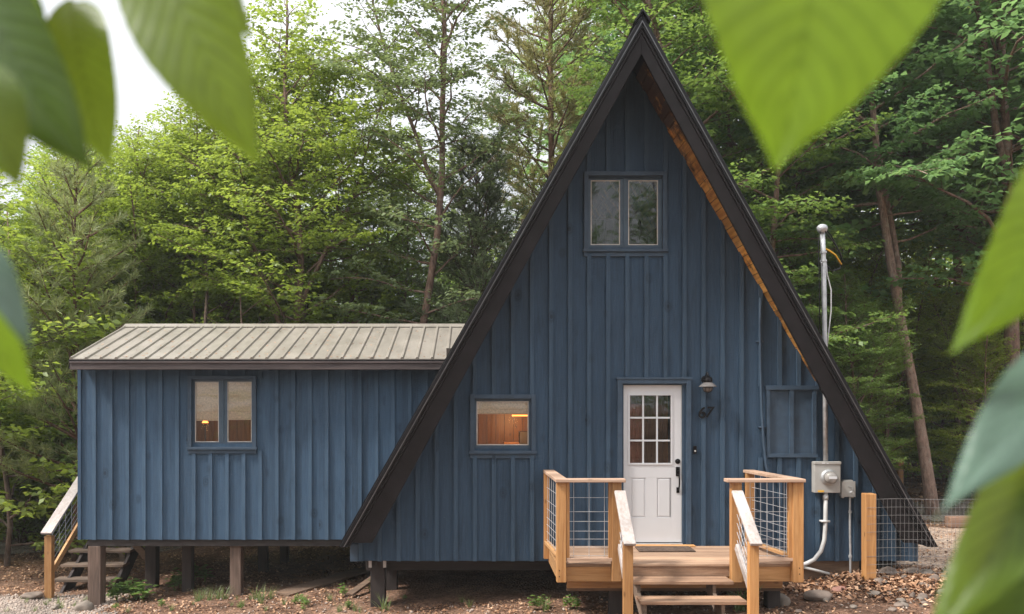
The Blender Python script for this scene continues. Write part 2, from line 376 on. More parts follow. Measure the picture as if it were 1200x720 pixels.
def np_mesh(name, V, Fc, mat, smooth=False):
    me = bpy.data.meshes.new(name); V = np.asarray(V, dtype=np.float32); Fc = np.asarray(Fc, dtype=np.int32)
    me.vertices.add(len(V)); me.vertices.foreach_set('co', V.ravel())
    k = Fc.shape[1]; me.loops.add(Fc.size); me.loops.foreach_set('vertex_index', Fc.ravel())
    me.polygons.add(len(Fc)); me.polygons.foreach_set('loop_start', np.arange(0, Fc.size, k, dtype=np.int32))
    me.polygons.foreach_set('loop_total', np.full(len(Fc), k, dtype=np.int32))
    if smooth: me.polygons.foreach_set('use_smooth', np.ones(len(Fc), dtype=bool))
    me.update(calc_edges=True); me.materials.append(mat); return me

# ------------------------------------------------------------------ terrain
def sm(a, b, x):
    t = np.clip((x - a) / (b - a), 0, 1); return t * t * (3 - 2 * t)
def gz(x, y):
    x = np.asarray(x, float); y = np.asarray(y, float)
    b = np.clip(.058 * (x - 1.0) + .01, -.42, .30)
    b = b + .95 * sm(8.0, 0.0, y)
    b = b + .016 * np.clip(y - 19, 0, 60)
    b = b + .10 * sm(9.95, 10.6, y) * sm(4.1, 4.9, x) * sm(6.8, 5.8, x)
    b = b + .022 * np.sin(x * 1.7 + y * .6) * np.cos(y * 1.3 - x * .4) + .012 * np.sin(x * 5.1 + 1) * np.sin(y * 4.3)
    return b
def gzf(x, y): return float(gz(x, y))
def axis_pts(lo, hi, fine0, fine1, st):
    a = list(np.arange(fine0, fine1 + 1e-6, st)); g = st; p = fine1
    while p < hi: g *= 1.25; p += g; a.append(p)
    g = st; p = fine0
    while p > lo: g *= 1.25; p -= g; a.insert(0, p)
    return np.array(a)
def sheet(name, xs, ys, dz, mat, mask=None):
    GX, GY = np.meshgrid(xs, ys); GZ = gz(GX, GY) + dz
    nx, ny = len(xs), len(ys)
    i = np.arange(nx * ny).reshape(ny, nx)
    Fc = np.stack([i[:-1, :-1], i[:-1, 1:], i[1:, 1:], i[1:, :-1]], -1).reshape(-1, 4)
    if mask is not None:
        cx = (GX[:-1, :-1] + GX[1:, 1:]).ravel() / 2; cy = (GY[:-1, :-1] + GY[1:, 1:]).ravel() / 2
        Fc = Fc[mask(cx, cy)]
    me = np_mesh(name, np.stack([GX, GY, GZ], -1).reshape(-1, 3), Fc, mat, True)
    o = link_mesh(name, me); return tag(o, kind='structure')
sheet('ground', axis_pts(-900, 900, -14, 16, .22), axis_pts(-300, 1500, -2, 26, .22), 0, M['soil'])
def path_mask(cx, cy):
    w = .25 * np.sin(cx * .9) + .18 * np.sin(cx * 2.3 + 1)
    return ((cx > 5.9) & (cy > 16.0 + w) & (cy < 19.4 + w)) | ((cx < -5.6 + .5 * np.sin(cy * 1.1)) & (cy > 17.2 + w) & (cy < 20.2 + w))
sheet('gravel_drive', np.arange(-22, 24, .2), np.arange(15, 21, .12), .012, M['gravel'], path_mask)
def patch_mask(cx, cy):
    return (cx < -5.25 + .25 * np.sin(cy * 5) - .4 * (cy - 12)) & (cy < 13.05 + .12 * np.sin(cx * 4))
sheet('gravel_path', np.arange(-12, -4.6, .1), np.arange(8, 13.4, .1), .012, M['gravel'], patch_mask)

def yard_mask(cx, cy):
    w = .3 * np.sin(cx * 1.3) + .2 * np.sin(cx * 3.1 + 2)
    return (cx > 5.75 + .15 * np.sin(cy * 3)) & (cy > 11.35 + w * .5) & (cy < 15.6 + w * .5)
sheet('dirt_yard', np.arange(5, 24, .15), np.arange(10.5, 17, .1), .006, M['palesoil'], yard_mask)

# ------------------------------------------------------------------ a-frame cabin
WY = 11.0                      # front wall plane
FYA, FYT = 10.12, 10.62        # the gable overhang is deeper at the peak than at the eaves
CX = 1.995
APZ = Z(15, FYA); TIPZ = Z(641, FYT); HL = CX - X(397, FYT); HR = X(1099, FYT) - CX
SLL = (APZ - TIPZ) / HL; SLR = (APZ - TIPZ) / HR; SL = SLL; HALF = HL; BACK = 18.6
def roof_z(x): return APZ - (SLL if x < CX else SLR) * abs(x - CX)
def front_y(z): return FYA + (FYT - FYA) * (APZ - z) / (APZ - TIPZ)
cab = thing('a_frame_cabin', 'tall triangular blue board-and-batten cabin with black-edged steep roof and white door', 'cabin', (CX, WY, gzf(CX, WY)))

BAT = [None]
def siding(mb, x0, x1, zb, zt, holes, y, th=.03, pitch=.24, x_start=None, bat_w=.05, bat_t=.022, battens=True, skip=()):
    """vertical boards with openings, and battens over the joints"""
    if x_start is None: x_start = x0
    xs = {x0, x1}; k = math.ceil((x0 - x_start) / pitch) * pitch + x_start
    while k < x1: xs.add(k); k += pitch
    for h in holes: xs.add(max(x0, h[0])); xs.add(min(x1, h[1]))
    if x0 < CX < x1 and abs(y - WY) < .1: xs.add(CX)
    xs = sorted(xs)
    for a, b in zip(xs, xs[1:]):
        if b - a < 1e-4: continue
        segs = [(zb(a), zb(b), zt(a), zt(b))]
        for h in holes:
            if h[0] < b - 1e-5 and h[1] > a + 1e-5:
                ns = []
                for s in segs:
                    if h[3] <= min(s[0], s[1]) or h[2] >= max(s[2], s[3]): ns.append(s); continue
                    ns.append((s[0], s[1], h[2], h[2])); ns.append((h[3], h[3], s[2], s[3]))
                segs = ns
        for s in segs:
            if s[2] - s[0] < .002 and s[3] - s[1] < .002: continue
            mb.prism([(a, s[0]), (b, s[1]), (b, s[3]), (a, s[2])], y, y + th)
    if battens:
        bats = MB(); BAT[0] = bats
        k = x_start
        while k < x1 - .01:
            if k > x0 + .02:
                a, b = k - bat_w / 2, k + bat_w / 2
                cuts = sorted([(h[2] - .002, h[3] + .002) for h in list(holes) + list(skip) if h[0] - .06 < b and h[1] + .06 > a])
                z0a, z0b = zb(a), zb(b); cur = None
                lo = (z0a, z0b)
                for c0, c1 in cuts:
                    if c0 > max(lo): bats.prism([(a, lo[0]), (b, lo[1]), (b, c0), (a, c0)], y - bat_t, y - .011)
                    lo = (c1, c1)
                if zt(a) > lo[0] + .02 and zt(b) > lo[1] + .02:
                    bats.prism([(a, lo[0]), (b, lo[1]), (b, zt(b)), (a, zt(a))], y - bat_t, y - .011)
            k += pitch
def rect(px0, px1, py0, py1, Y): return (X(px0, Y), X(px1, Y), Z(py1, Y), Z(py0, Y))

WB = Z(657.5, WY)
xl, xr = X(411, WY), X(1074.5, WY)
up_o = rect(688, 778, 207, 291, WY)          # openings behind the trims
sm_o = rect(555, 623, 466, 526, WY)
door_o = rect(729.5, 801.5, 449, 641, WY)
up_t = rect(684, 781, 202, 297, WY); sm_t = rect(551, 627.5, 462.5, 533, WY); dr_t = rect(723, 809, 445, 641, WY)
hatch = rect(897, 957, 453, 536, WY)
def grow(r, d=0.0): return (r[0] - d, r[1] + d, r[2] - d, r[3] + d)
mb = MB()
ztop = lambda x: min(roof_z(x) - .10, APZ - .3)
siding(mb, xl, xr, lambda x: WB, ztop, [up_o, sm_o, door_o], WY, .03, .245, xl + .13, .054, .032, True, [up_t, sm_t, dr_t, hatch])
fw = mb.build('front_wall', M['siding'], cab); BAT[0].build('battens', M['batten'], fw)
mb = MB()  # corner boards of the front wall
mb.box(xl - .005, xl + .10, WY - .026, WY - .001, WB - .004, WB + .22); mb.build('corner_board', M['trim'], cab, bevel=.003)
mb = MB(); mb.box(xr - .10, xr + .005, WY - .026, WY - .001, WB - .004, WB + .24)
mb.build('corner_board', M['trim'], cab, bevel=.003)
# rear wall, floor, inner lining
mb = MB(); rz = lambda x: roof_z(x) - .3
siding(mb, xl + .05, xr - .05, lambda x: WB, lambda x: max(rz(x), WB + .02), [], BACK - .4, .05, .3, None, battens=False)
mb.build('rear_wall', M['siding'], cab)
mb = MB(); mb.box(xl + .06, xr - .06, WY + .04, BACK - .42, WB + .02, WB + .20)
mb.build('floor_deck', M['beam'], cab)
mb = MB()
for k in range(7): mb.box(xl + .15, xr - .15, WY + .35 + k * 1.1, WY + .42 + k * 1.1, WB - .19, WB + .015)
mb.build('floor_joists', M['beam'], cab)

# roof slabs, edge metal, rake boards, soffit
def slope_strip(m, side, d0, d1, o0, o1=None, d1t=None, lift=0.0):
    """strip between perpendicular depths d0..d1 under one roof plane, cut level at the tip; y from front+o0 to front+o1 (or to the back)"""
    sl_ = SLR if side > 0 else SLL; ca = 1 / math.hypot(1, sl_); v0, v1 = d0 / ca, d1 / ca; zt = TIPZ + lift; vt = (d1t or d1) / ca
    pts = [(0, APZ - v1), ((APZ - vt - zt) / sl_, zt), ((APZ - v0 - zt) / sl_, zt), (0, APZ - v0)]
    pts = [(CX + side * a, b) for a, b in pts]
    vs = [(x, front_y(z) + o0, z) for x, z in pts] + [(x, (front_y(z) + o1) if o1 is not None else BACK, z) for x, z in pts]
    fs = [(0, 1, 2, 3), (7, 6, 5, 4)] + [(i, i + 4, (i + 1) % 4 + 4, (i + 1) % 4) for i in range(4)]
    if side < 0: fs = [f[::-1] for f in fs]
    m.add(vs, fs); return m
for side in (-1, 1):
    sl_ = SLR if side > 0 else SLL; hf = HR if side > 0 else HL
    slope_strip(MB(), side, .012, .11, .06).build('roof', M['black'], cab)
    mb = slope_strip(MB(), side, -.002, .010, .0)
    up = Vector((side * sl_, 0, 1)).normalized(); y = FYT + .25
    while y < BACK:
        p0 = Vector((CX + side * .05, y, APZ - sl_ * .05)); p1 = Vector((CX + side * (hf - .02), y, TIPZ + sl_ * .02))
        mb.bar(p0 + up * .012, p1 + up * .012, .03, .022, up); y += .3
    mb.build('metal_sheeting', M['black'], cab)
    slope_strip(MB(), side, .012, .088, -.035, .058).build('metal_edging', M['black'], cab, bevel=.006)
    slope_strip(MB(), side, .052, .062, -.046, -.0355).build('metal_lip', M['silver'], cab)
    slope_strip(MB(), side, .090, .118, -.016, .058).build('rake_trim', M['fascia'], cab, bevel=.004)
    slope_strip(MB(), side, .120, .238, 0, .045, .335, .05).build('rake_board', M['fascia'], cab, bevel=.005)
    # soffit boards run front to back
    mb = MB(); t = .42; along = Vector((side * 1, 0, -sl_)).normalized(); nrm = Vector((side * sl_, 0, 1)).normalized(); L = math.hypot(hf, hf * sl_)
    while t < L - .30:
        a = Vector((CX, 0, APZ)) - nrm * .135 + along * t; b = a + along * .127; pts = [a, b, b + nrm * .018, a + nrm * .018]
        k = len(mb.v)
        vs = [(p.x, front_y(p.z) + .05, p.z) for p in pts] + [(p.x, BACK - .1, p.z) for p in pts]
        fs = [(0, 1, 2, 3), (7, 6, 5, 4)] + [(i, i + 4, (i + 1) % 4 + 4, (i + 1) % 4) for i in range(4)]
        if side < 0: fs = [f[::-1] for f in fs]
        mb.add(vs, fs); t += .135
    mb.build('soffit', M['soffit'], cab)
mb = MB(); mb.prism([(CX - .085, APZ - .13), (CX, APZ + .0), (CX + .085, APZ - .13), (CX + .10, APZ - .12), (CX, APZ + .035), (CX - .10, APZ - .12)], FYA - .06, BACK + .06)
mb.build('ridge_cap', M['black'], cab)
# small cobweb-like root scrap is left out; rafters inside overhang
# windows
def window(parent, o, t, panes, Y, sash=.035, sill_out=.035, sashmat='trimlight', inner=.07, bead='beadlight', trimw=None, trimmat='trim'):
    """o opening, t outer trim, panes list of (x0,x1,z0,z1) glass rectangles"""
    m = MB()
    d0, d1 = Y - .046, Y - .001
    e = .055
    m.box(t[0], t[0] + e, d0, d1, t[2] + .05, t[3]); m.box(t[1] - e, t[1], d0, d1, t[2] + .05, t[3])
    m.box(t[0] + e, t[1] - e, d0, d1, t[3] - e, t[3])
    fr = m.build('window', M[trimmat], parent, bevel=.003)
    # jamb lining
    m = MB(); a, b, c, d = o
    m.box(a, a + .02, Y - .001, Y + .10, c, d); m.box(b - .02, b, Y - .001, Y + .10, c, d)
    m.box(a + .02, b - .02, Y - .001, Y + .10, d - .02, d); m.box(a + .02, b - .02, Y - .001, Y + .10, c, c + .02)
    m.build('jamb', M[trimmat], fr)
    m = MB(); m.box(t[0] - .015, t[1] + .015, Y - .06, Y - .001, t[2] + .012, t[2] + .05)
    m.box(t[0] + .0, t[1] - .0, Y - .03, Y - .001, t[2] - .045, t[2] + .011)
    m.build('sill', M[trimmat], fr, bevel=.004)
    # sash surrounds
    zs = (a + .02, b - .02, c + .02, d - .02)
    m = MB(); xs = [zs[0]] + [v for p in panes for v in (p[0], p[1])] + [zs[1]]
    ys = Y + .018; ye = Y + .055
    p0 = panes[0]
    for k in range(0, len(xs), 2): m.box(xs[k], xs[k + 1], ys, ye, zs[2], zs[3])
    for p in panes:
        m.box(p[0], p[1], ys, ye, zs[2], p[2]); m.box(p[0], p[1], ys, ye, p[3], zs[3])
    if len(panes) > 1:
        mid = (panes[0][1] + panes[1][0]) / 2; m.box(mid - .012, mid + .012, ys - .012, ys - .001, zs[2], zs[3])
    m.build('sash', M[sashmat], fr, bevel=.002)
    for p in panes:
        m = MB(); w = .012
        m.box(p[0], p[0] + w, ys + .006, ys + .02, p[2], p[3]); m.box(p[1] - w, p[1], ys + .006, ys + .02, p[2], p[3])
        m.box(p[0] + w, p[1] - w, ys + .006, ys + .02, p[2], p[2] + w); m.box(p[0] + w, p[1] - w, ys + .006, ys + .02, p[3] - w, p[3])
        m.build('glazing_bead', M[bead], fr)
        m = MB(); m.box(p[0] + w, p[1] - w, ys + .012, ys + .016, p[2] + w, p[3] - w); m.build('pane', M['glass'], fr)
    return fr
def blind(parent, r, Y, folds, ztop, zbot):
    m = MB(); z = ztop; x0, x1 = r
    n = folds
    for k in range(n):
        h = (ztop - zbot) / n; za = ztop - k * h; zb_ = za - h
        bulge = .006 + .008 * k / n
        m.add([(x0, Y, za), (x1, Y, za), (x1, Y - bulge, zb_ + h * .25), (x0, Y - bulge, zb_ + h * .25), (x0, Y - .002, zb_), (x1, Y - .002, zb_)],
              [(0, 3, 2, 1), (3, 4, 5, 2)])
        m.box(x0, x1, Y + .004, Y + .008, zb_, za)
    m.build('blind', M['shade'], parent)
w1 = window(cab, up_o, up_t, [rect(692.5, 727, 211, 287, WY), rect(736.5, 771.5, 211, 287, WY)], WY)
w1['label'] = 'upper two-pane window'
w2 = window(cab, sm_o, sm_t, [rect(558.5, 619.5, 470.5, 522, WY)], WY); w2['label'] = 'small square window with lit room behind'
blind(w2, (X(559, WY), X(619.5, WY)), WY + .056, 3, Z(470, WY), Z(485.5, WY))

# inner room: pine boards, partition, loft
mb = MB()
def room_wall(m, x0, x1, y, z0, z1):
    k = x0
    while k < x1 - .01: m.box(k + .003, min(k + .14, x1) - .003, y, y + .03, z0, z1); k += .14
room_wall(mb, xl + .4, 3.1, WY + 2.6, WB + .22, WB + 2.6)
mb.build('inner_wall', M['wallwood'], cab)
mb = MB(); mb.box(CX - 2.35, CX + 2.35, WY + .12, WY + 6.5, WB + 2.62, WB + 2.75); mb.build('loft_floor', M['dark'], cab)
mb = MB(); room_wall(mb, CX - 1.2, CX + 1.2, WY + 3.2, WB + 2.78, WB + 5.1); mb.build('loft_wall', M['dark'], cab)
mb = MB(); mb.box(X(640, WY), X(640, WY) + .06, WY + .1, WY + 2.55, WB + .22, WB + 2.6); mb.build('partition', M['wallwood'], cab)
# under-shelf light seen in the small window
cx_, cy_ = X(600, WY + 2.3), WY + 2.3
lamp = thing('shelf_lamp', 'glowing strip lamp under the ceiling inside the small lit window', 'lamp', (cx_, cy_, WB + 1.9))
mb = MB(); mb.box(cx_ + .0, cx_ + .42, cy_ - .02, cy_ + .04, Z(488, cy_), Z(486.3, cy_)); mb.build('tube', M['bulb'], lamp)
mb = MB(); mb.box(cx_ - .30, cx_ + .44, cy_ - .03, cy_ + .06, Z(484.3, cy_), Z(481, cy_)); mb.build('housing', M['dark'], lamp)
cab_in = thing('cupboard', 'low orange wood cupboard inside the small lit window', 'cupboard', (X(600, 13.2), 13.2, WB + .22))
mb = MB(); mb.box(X(590, 13.2), X(608, 13.2), 13.0, 13.4, WB + .22, Z(518, 13.2)); mb.build('carcass', M['wallwood'], cab_in, bevel=.004)
mb = MB(); mb.box(X(608.5, 13.2), X(622, 13.2), 12.95, 13.4, WB + .22, Z(506, 13.2)); mb.build('door_panel', M['dark'], cab_in, bevel=.004)

# door
dr = rect(731, 799.5, 451.5, 636, WY); DY = WY + .03
mb = MB()
e = .06
mb.box(dr_t[0], dr_t[0] + e, WY - .046, WY - .001, dr_t[2], dr_t[3]); mb.box(dr_t[1] - e, dr_t[1], WY - .046, WY - .001, dr_t[2], dr_t[3])
mb.box(dr_t[0] - .012, dr_t[1] + .012, WY - .056, WY - .001, dr_t[3] + .001, dr_t[3] + .028); mb.box(dr_t[0] + e, dr_t[1] - e, WY - .046, WY - .001, door_o[3] - .01, dr_t[3])
mb.box(door_o[0], dr[0] - .003, WY - .001, WY + .12, door_o[2], door_o[3]); mb.box(dr[1] + .003, door_o[1], WY - .001, WY + .12, door_o[2], door_o[3])
mb.box(dr[0] - .003, dr[1] + .003, WY - .001, WY + .12, dr[3] + .003, door_o[3])
mb.build('door_frame', M['trim'], cab, bevel=.002)
lite = rect(738, 787, 463, 543.5, WY)
mb = MB()
mb.box(dr[0], lite[0], DY, DY + .045, dr[2], dr[3]); mb.box(lite[1], dr[1], DY, DY + .045, dr[2], dr[3])
mb.box(lite[0], lite[1], DY, DY + .045, lite[3], dr[3])
p1 = rect(740, 757, 560.5, 607, WY); p2 = rect(770.5, 787, 560.5, 607, WY)
zz = [dr[2], p1[2], p1[3], lite[2]]
mb.box(lite[0], lite[1], DY, DY + .045, zz[0], zz[1]); mb.box(lite[0], lite[1], DY, DY + .045, zz[2], zz[3])
mb.box(lite[0], p1[0], DY, DY + .045, zz[1], zz[2]); mb.box(p1[1], p2[0], DY, DY + .045, zz[1], zz[2]); mb.box(p2[1], lite[1], DY, DY + .045, zz[1], zz[2])
for p in (p1, p2):
    mb.box(p[0], p[1], DY + .012, DY + .04, p[2], p[3])
    w = .022; a, b, c, d = p
    vs = [(a + .008, DY + .0119, c + .008), (b - .008, DY + .0119, c + .008), (b - .008, DY + .0119, d - .008), (a + .008, DY + .0119, d - .008),
          (a + w, DY + .003, c + w), (b - w, DY + .003, c + w), (b - w, DY + .003, d - w), (a + w, DY + .003, d - w)]
    mb.add(vs, [(0, 1, 5, 4), (1, 2, 6, 5), (2, 3, 7, 6), (3, 0, 4, 7), (4, 5, 6, 7)])
door = mb.build('door', M['whitepaint'], cab, bevel=.0015)
mb = MB(); w = .018; a, b, c, d = lite
mb.box(a - w, a + .006, DY - .012, DY - .001, c - w, d + w); mb.box(b - .006, b + w, DY - .012, DY - .001, c - w, d + w)
mb.box(a + .006, b - .006, DY - .012, DY - .001, d - .006, d + w); mb.box(a + .006, b - .006, DY - .012, DY - .001, c - w, c + .006)
for k in (1, 2):
    xk = a + (b - a) * k / 3; mb.box(xk - .011, xk + .011, DY + .002, DY + .02, c, d)
    zk = c + (d - c) * k / 3
    for j in range(3): mb.box(a + (b - a) * j / 3 + .0112, a + (b - a) * (j + 1) / 3 - .0112, DY + .003, DY + .019, zk - .011, zk + .011)
mb.build('muntins', M['whitepaint'], door, bevel=.0015)
mb = MB(); mb.box(a, b, DY + .022, DY + .027, c, d); mb.build('glazing', M['glassdark'], door)
mb = MB()
for k in range(4): mb.box(a + .012 + k * .045, a + .052 + k * .045, DY + .075 + .012 * (k % 2), DY + .085 + .012 * (k % 2), c, d - .12)
mb.build('curtain', M['curtain'], door)
hx = X(795, WY)
mb = MB(); mb.lathe((hx - .003, DY - .0005, Z(541, WY)), [(.033, 0), (.034, -.008), (.024, -.014), (.014, -.02), (.014, -.028)], 'y', 20)
mb.build('deadbolt', M['hardware'], door, smooth=False)
mb = MB(); mb.box(hx - .027, hx + .025, DY - .012, DY - .0005, Z(558.5, WY), Z(547.5, WY)); mb.box(hx - .02, hx + .02, DY - .012, DY - .0005, Z(578, WY), Z(571.5, WY))
mb.tube([(hx + .002, DY - .01, Z(556, WY)), (hx + .004, DY - .045, Z(557, WY)), (hx + .008, DY - .055, Z(561, WY)), (hx + .008, DY - .055, Z(568, WY)), (hx + .004, DY - .045, Z(573, WY)), (hx + .002, DY - .01, Z(575, WY))], [.009, .010, .011, .011, .010, .009], 8)
mb.box(hx - .012, hx + .012, DY - .05, DY - .013, Z(553.5, WY), Z(551.5, WY))
mb.build('handle', M['hardware'], door, bevel=.003)
mb = MB(); mb.box(dr[0] - .003, dr[1] + .003, WY - .03, WY + .10, Z(639.5, WY), Z(637, WY)); mb.build('threshold', M['galv'], cab, bevel=.002)
mb = MB(); mb.box(X(743, WY), X(812, WY), WY - .14, WY - .028, .733, Z(637.6, WY)); mb.build('door_step', M['cedar_x'], cab, bevel=.004)
# hatch panel on the wall
mb = MB(); a, b, c, d = hatch; y1 = WY - .012; y0 = WY - .048
mb.box(a, b, WY - .011, WY - .001, c, d)
mb.box(a - .01, b + .01, y0 - .008, y1 - .0005, d - .045, d + .01); mb.box(a, b, y0, y1 - .0005, c, c + .045)
for u, v in ((a, a + .045), (b - .07, b - .02), ((a + b) / 2 - .035, (a + b) / 2 + .02)): mb.box(u, v, y0, y1 - .0005, c + .046, d - .046)
mb.build('wall_hatch', M['trim'], cab, bevel=.002, label='blue framed access panel right of the door')
# painted conduit
mb = MB(); px_ = [(889.5, 350), (889, 380), (889.5, 430), (891, 480), (893.5, 520), (896, 545), (899, 556), (906, 564)]
mb.tube([(X(a, WY), WY - .05, Z(b, WY)) for a, b in px_], .018, 10)
for q in (400, 500): mb.box(X(885.5 + (q - 400) * .03, WY), X(893.5 + (q - 400) * .03, WY), WY - .06, WY - .001, Z(q + 1.5, WY), Z(q, WY))
mb.build('painted_conduit', M['trim'], cab, smooth=True)
# house posts and beams
def ground_post(parent, px, Y, w, ztop, mat, label=None, name='post', round_=False):
    x = X(px, Y); g = gzf(x, Y) - .25; m = MB()
    if round_: m.tube([(x, Y, g), (x + .003, Y, (g + ztop) / 2), (x, Y, ztop)], [w / 2 * 1.06, w / 2, w / 2 * .97], 12)
    else: m.box(x - w / 2, x + w / 2, Y - w / 2, Y + w / 2, g, ztop)
    return m.build(name, mat, parent, bevel=0 if round_ else .006, label=label)
ground_post(cab, 443.5, 11.3, .19, WB - .0, M['postdark'])
mb = MB(); xx = X(443.5, 11.3)
for s in (-.115, .075): MB().box(xx + s, xx + s + .04, 11.17, 11.2, WB - .12, WB + .0).build('post_bracket', M['galv'], cab)
ground_post(cab, 459, 12.2, .17, WB, M['postdark']); ground_post(cab, 1040, 11.5, .17, WB, M['postdark'])
ground_post(cab, 700, 11.6, .19, WB, M['postdark']); ground_post(cab, 560, 13.5, .19, WB, M['postdark']); ground_post(cab, 800, 13.5, .19, WB, M['postdark'])
ground_post(cab, 520, 15.5, .19, WB, M['postdark']); ground_post(cab, 900, 15.5, .19, WB, M['postdark'])
mb = MB()  # skirting boards at the rear and right, brown
mb.box(X(900, 10.95), X(1012, 10.95), 11.08, 11.12, gzf(4, 11) - .2, WB - .0)
mb.build('skirting_board', M['plank'], cab)
mb = MB(); mb.box(xl + .5, xr - .5, 13.8, 13.9, -.5, WB - .2); mb.build('rear_skirt', M['postdark'], cab)

# ------------------------------------------------------------------ annex
AY = 12.35; AL = X(92, AY); ABot = Z(632.5, AY)
ann = thing('annex', 'low blue board-and-batten side building with taupe metal roof raised on posts', 'cabin annex', (-3.6, AY, gzf(-3.6, AY)))
EY = 12.02; RYD = 13.98
eave_z = Z(420.5, EY); ridge_z = Z(382, RYD); ATop = Z(430, AY)
AR = -.35
roofx = lambda z: CX - (APZ - z) / SL
def azb(x):
    v = APZ - SL * (CX - x) + .02
    return max(ABot, v)
win_o = rect(225, 299, 444, 520, AY); win_t = rect(221, 301, 440.5, 528, AY)
mb = MB(); siding(mb, AL, AR, azb, lambda x: max(ATop, azb(x)), [win_o], AY, .03, .24, AL + .235, .054, .028, True, [win_t])
mb.box(AL - .002, AL + .045, AY - .025, AY - .001, ABot, ATop)
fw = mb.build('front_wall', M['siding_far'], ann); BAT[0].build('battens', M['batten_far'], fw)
mb = MB()
mb.add([(AL, AY + .03, ABot), (AL, 15.6, ABot), (AL, 15.6, ATop), (AL, RYD, ridge_z - .12), (AL, AY + .03, ATop)], [(0, 4, 3, 2, 1)])
mb.add([(AL + .04, AY + .03, ABot), (AL + .04, 15.6, ABot), (AL + .04, 15.6, ATop), (AL + .04, RYD, ridge_z - .12), (AL + .04, AY + .03, ATop)], [(0, 1, 2, 3, 4)])
y = AY + .25
while y < 15.5: mb.box(AL - .022, AL - .001, y, y + .05, ABot, ATop); y += .24
mb.build('side_wall', M['siding_far'], ann)
mb = MB(); mb.box(AL, AR, 15.6, 15.64, ABot, ATop); mb.build('rear_wall', M['siding_far'], ann)
mb = MB(); mb.box(AL + .05, AR - .6, AY + .04, 15.55, ABot + .02, ABot + .16); mb.build('floor_deck', M['beam'], ann)
mb = MB(); mb.box(X(105, 12.42), roofx(ABot) + .3, AY + .02, AY + .14, ABot - .10, ABot + .018); mb.build('floor_beam', M['beam'], ann, bevel=.004)
mb = MB(); mb.box(AL + .2, roofx(ABot), 14.9, 15.05, ABot - .12, ABot + .015)
mb.build('floor_beam', M['beam'], ann, bevel=.004)
# roof
def aroof(x0, x1, y0, z0, y1, z1, th, m):
    m.add([(x0, y0, z0), (x1, y0, z0), (x1, y1, z1), (x0, y1, z1), (x0, y0, z0 - th), (x1, y0, z0 - th), (x1, y1, z1 - th), (x0, y1, z1 - th)],
          [(0, 1, 2, 3), (7, 6, 5, 4), (0, 4, 5, 1), (1, 5, 6, 2), (2, 6, 7, 3), (3, 7, 4, 0)])
RX0 = X(81.5, EY); RX1 = .35
mb = MB(); aroof(RX0, RX1, EY, eave_z, RYD, ridge_z, .012, mb); aroof(RX0, RX1, 2 * RYD - EY, eave_z, RYD, ridge_z, .012, mb)
sl = Vector((0, RYD - EY, ridge_z - eave_z)); nn = Vector((0, -sl.z, sl.y)).normalized()
x = RX0 + .02; k = 0
while x < RX1:
    p = Vector((x, EY, eave_z)) + nn * .009; q = Vector((x, RYD, ridge_z)) + nn * .009 - sl.normalized() * .02
    s1 = .026
    dv = [Vector((-s1, 0, 0)) - nn * .008, Vector((-.010, 0, 0)) + nn * .013, Vector((.010, 0, 0)) + nn * .013, Vector((s1, 0, 0)) - nn * .008]
    mb.add([p + d for d in dv] + [q + d for d in dv], [(0, 1, 5, 4), (1, 2, 6, 5), (2, 3, 7, 6), (0, 3, 2, 1)])
    x += .212
rf = mb.build('roof', M['roofmetal'], ann)
mb = MB(); mb.prism([(0, 0)] * 3, 0, 0) if False else None
mb.add([(RX0 - .01, RYD - .13, ridge_z - .028), (RX1, RYD - .13, ridge_z - .028), (RX1, RYD, ridge_z + .035), (RX0 - .01, RYD, ridge_z + .035),
        (RX1, RYD + .13, ridge_z - .028), (RX0 - .01, RYD + .13, ridge_z - .028)], [(0, 1, 2, 3), (3, 2, 4, 5)])
mb.build('ridge_cap', M['roofmetal'], rf)
mb = MB(); aroof(RX0 + .01, RX1, EY + .02, eave_z - .016, RYD, ridge_z - .016, .05, mb); aroof(RX0 + .01, RX1, 2 * RYD - EY - .02, eave_z - .016, RYD, ridge_z - .016, .05, mb)
mb.build('roof_deck', M['fascia'], ann)
mb = MB(); mb.box(RX0 + .01, RX1, EY - .008, EY + .014, eave_z - .032, eave_z - .012); mb.build('drip_edge', M['fascia'], ann)
mb = MB(); mb.box(RX0 + .005, RX1, EY + .0, EY + .035, eave_z - .155, eave_z - .036); mb.box(RX0 + .0, RX1, EY - .014, EY - .001, eave_z - .062, eave_z - .04)
mb.build('eave_board', M['fascia_worn'], ann, bevel=.004)
mb = MB(); mb.box(RX0 + .04, RX1, EY + .036, AY + .02, eave_z - .10, eave_z - .085); mb.build('soffit', M['fascia'], ann)
mb = MB()
for s in (0, 1):
    ya, yb = (EY, RYD) if s == 0 else (2 * RYD - EY, RYD)
    aroof(RX0 - .012, RX0 + .002, ya, eave_z - .014, yb, ridge_z - .014, .13, mb)
mb.build('gable_board', M['fascia'], ann)
wa = window(ann, win_o, win_t, [rect(228, 256, 447.5, 518.5, AY), rect(266, 294.5, 447.5, 518.5, AY)], AY)
blind(wa, (X(227, AY), X(257, AY)), AY + .056, 5, Z(446, AY), Z(493.5, AY)); blind(wa, (X(265, AY), X(296, AY)), AY + .056, 5, Z(446, AY), Z(492.5, AY))
mb = MB(); room_wall(mb, AL + .3, -1.8, 15.0, ABot + .17, ATop); mb.build('inner_wall', M['wallwood'], ann)
tl = thing('table_lamp', 'small amber lamp glowing inside the left pane of the annex window', 'lamp', (X(240, 12.9), 12.9, ABot + .17))
bx = X(240.5, 12.9); bz = Z(494.5, 12.9)
mb = MB(); mb.lathe((bx, 12.9, bz), [(.05, -.018), (.03, .02)], 'z', 16); mb.build('lamp_shade', M['bulb'], tl)
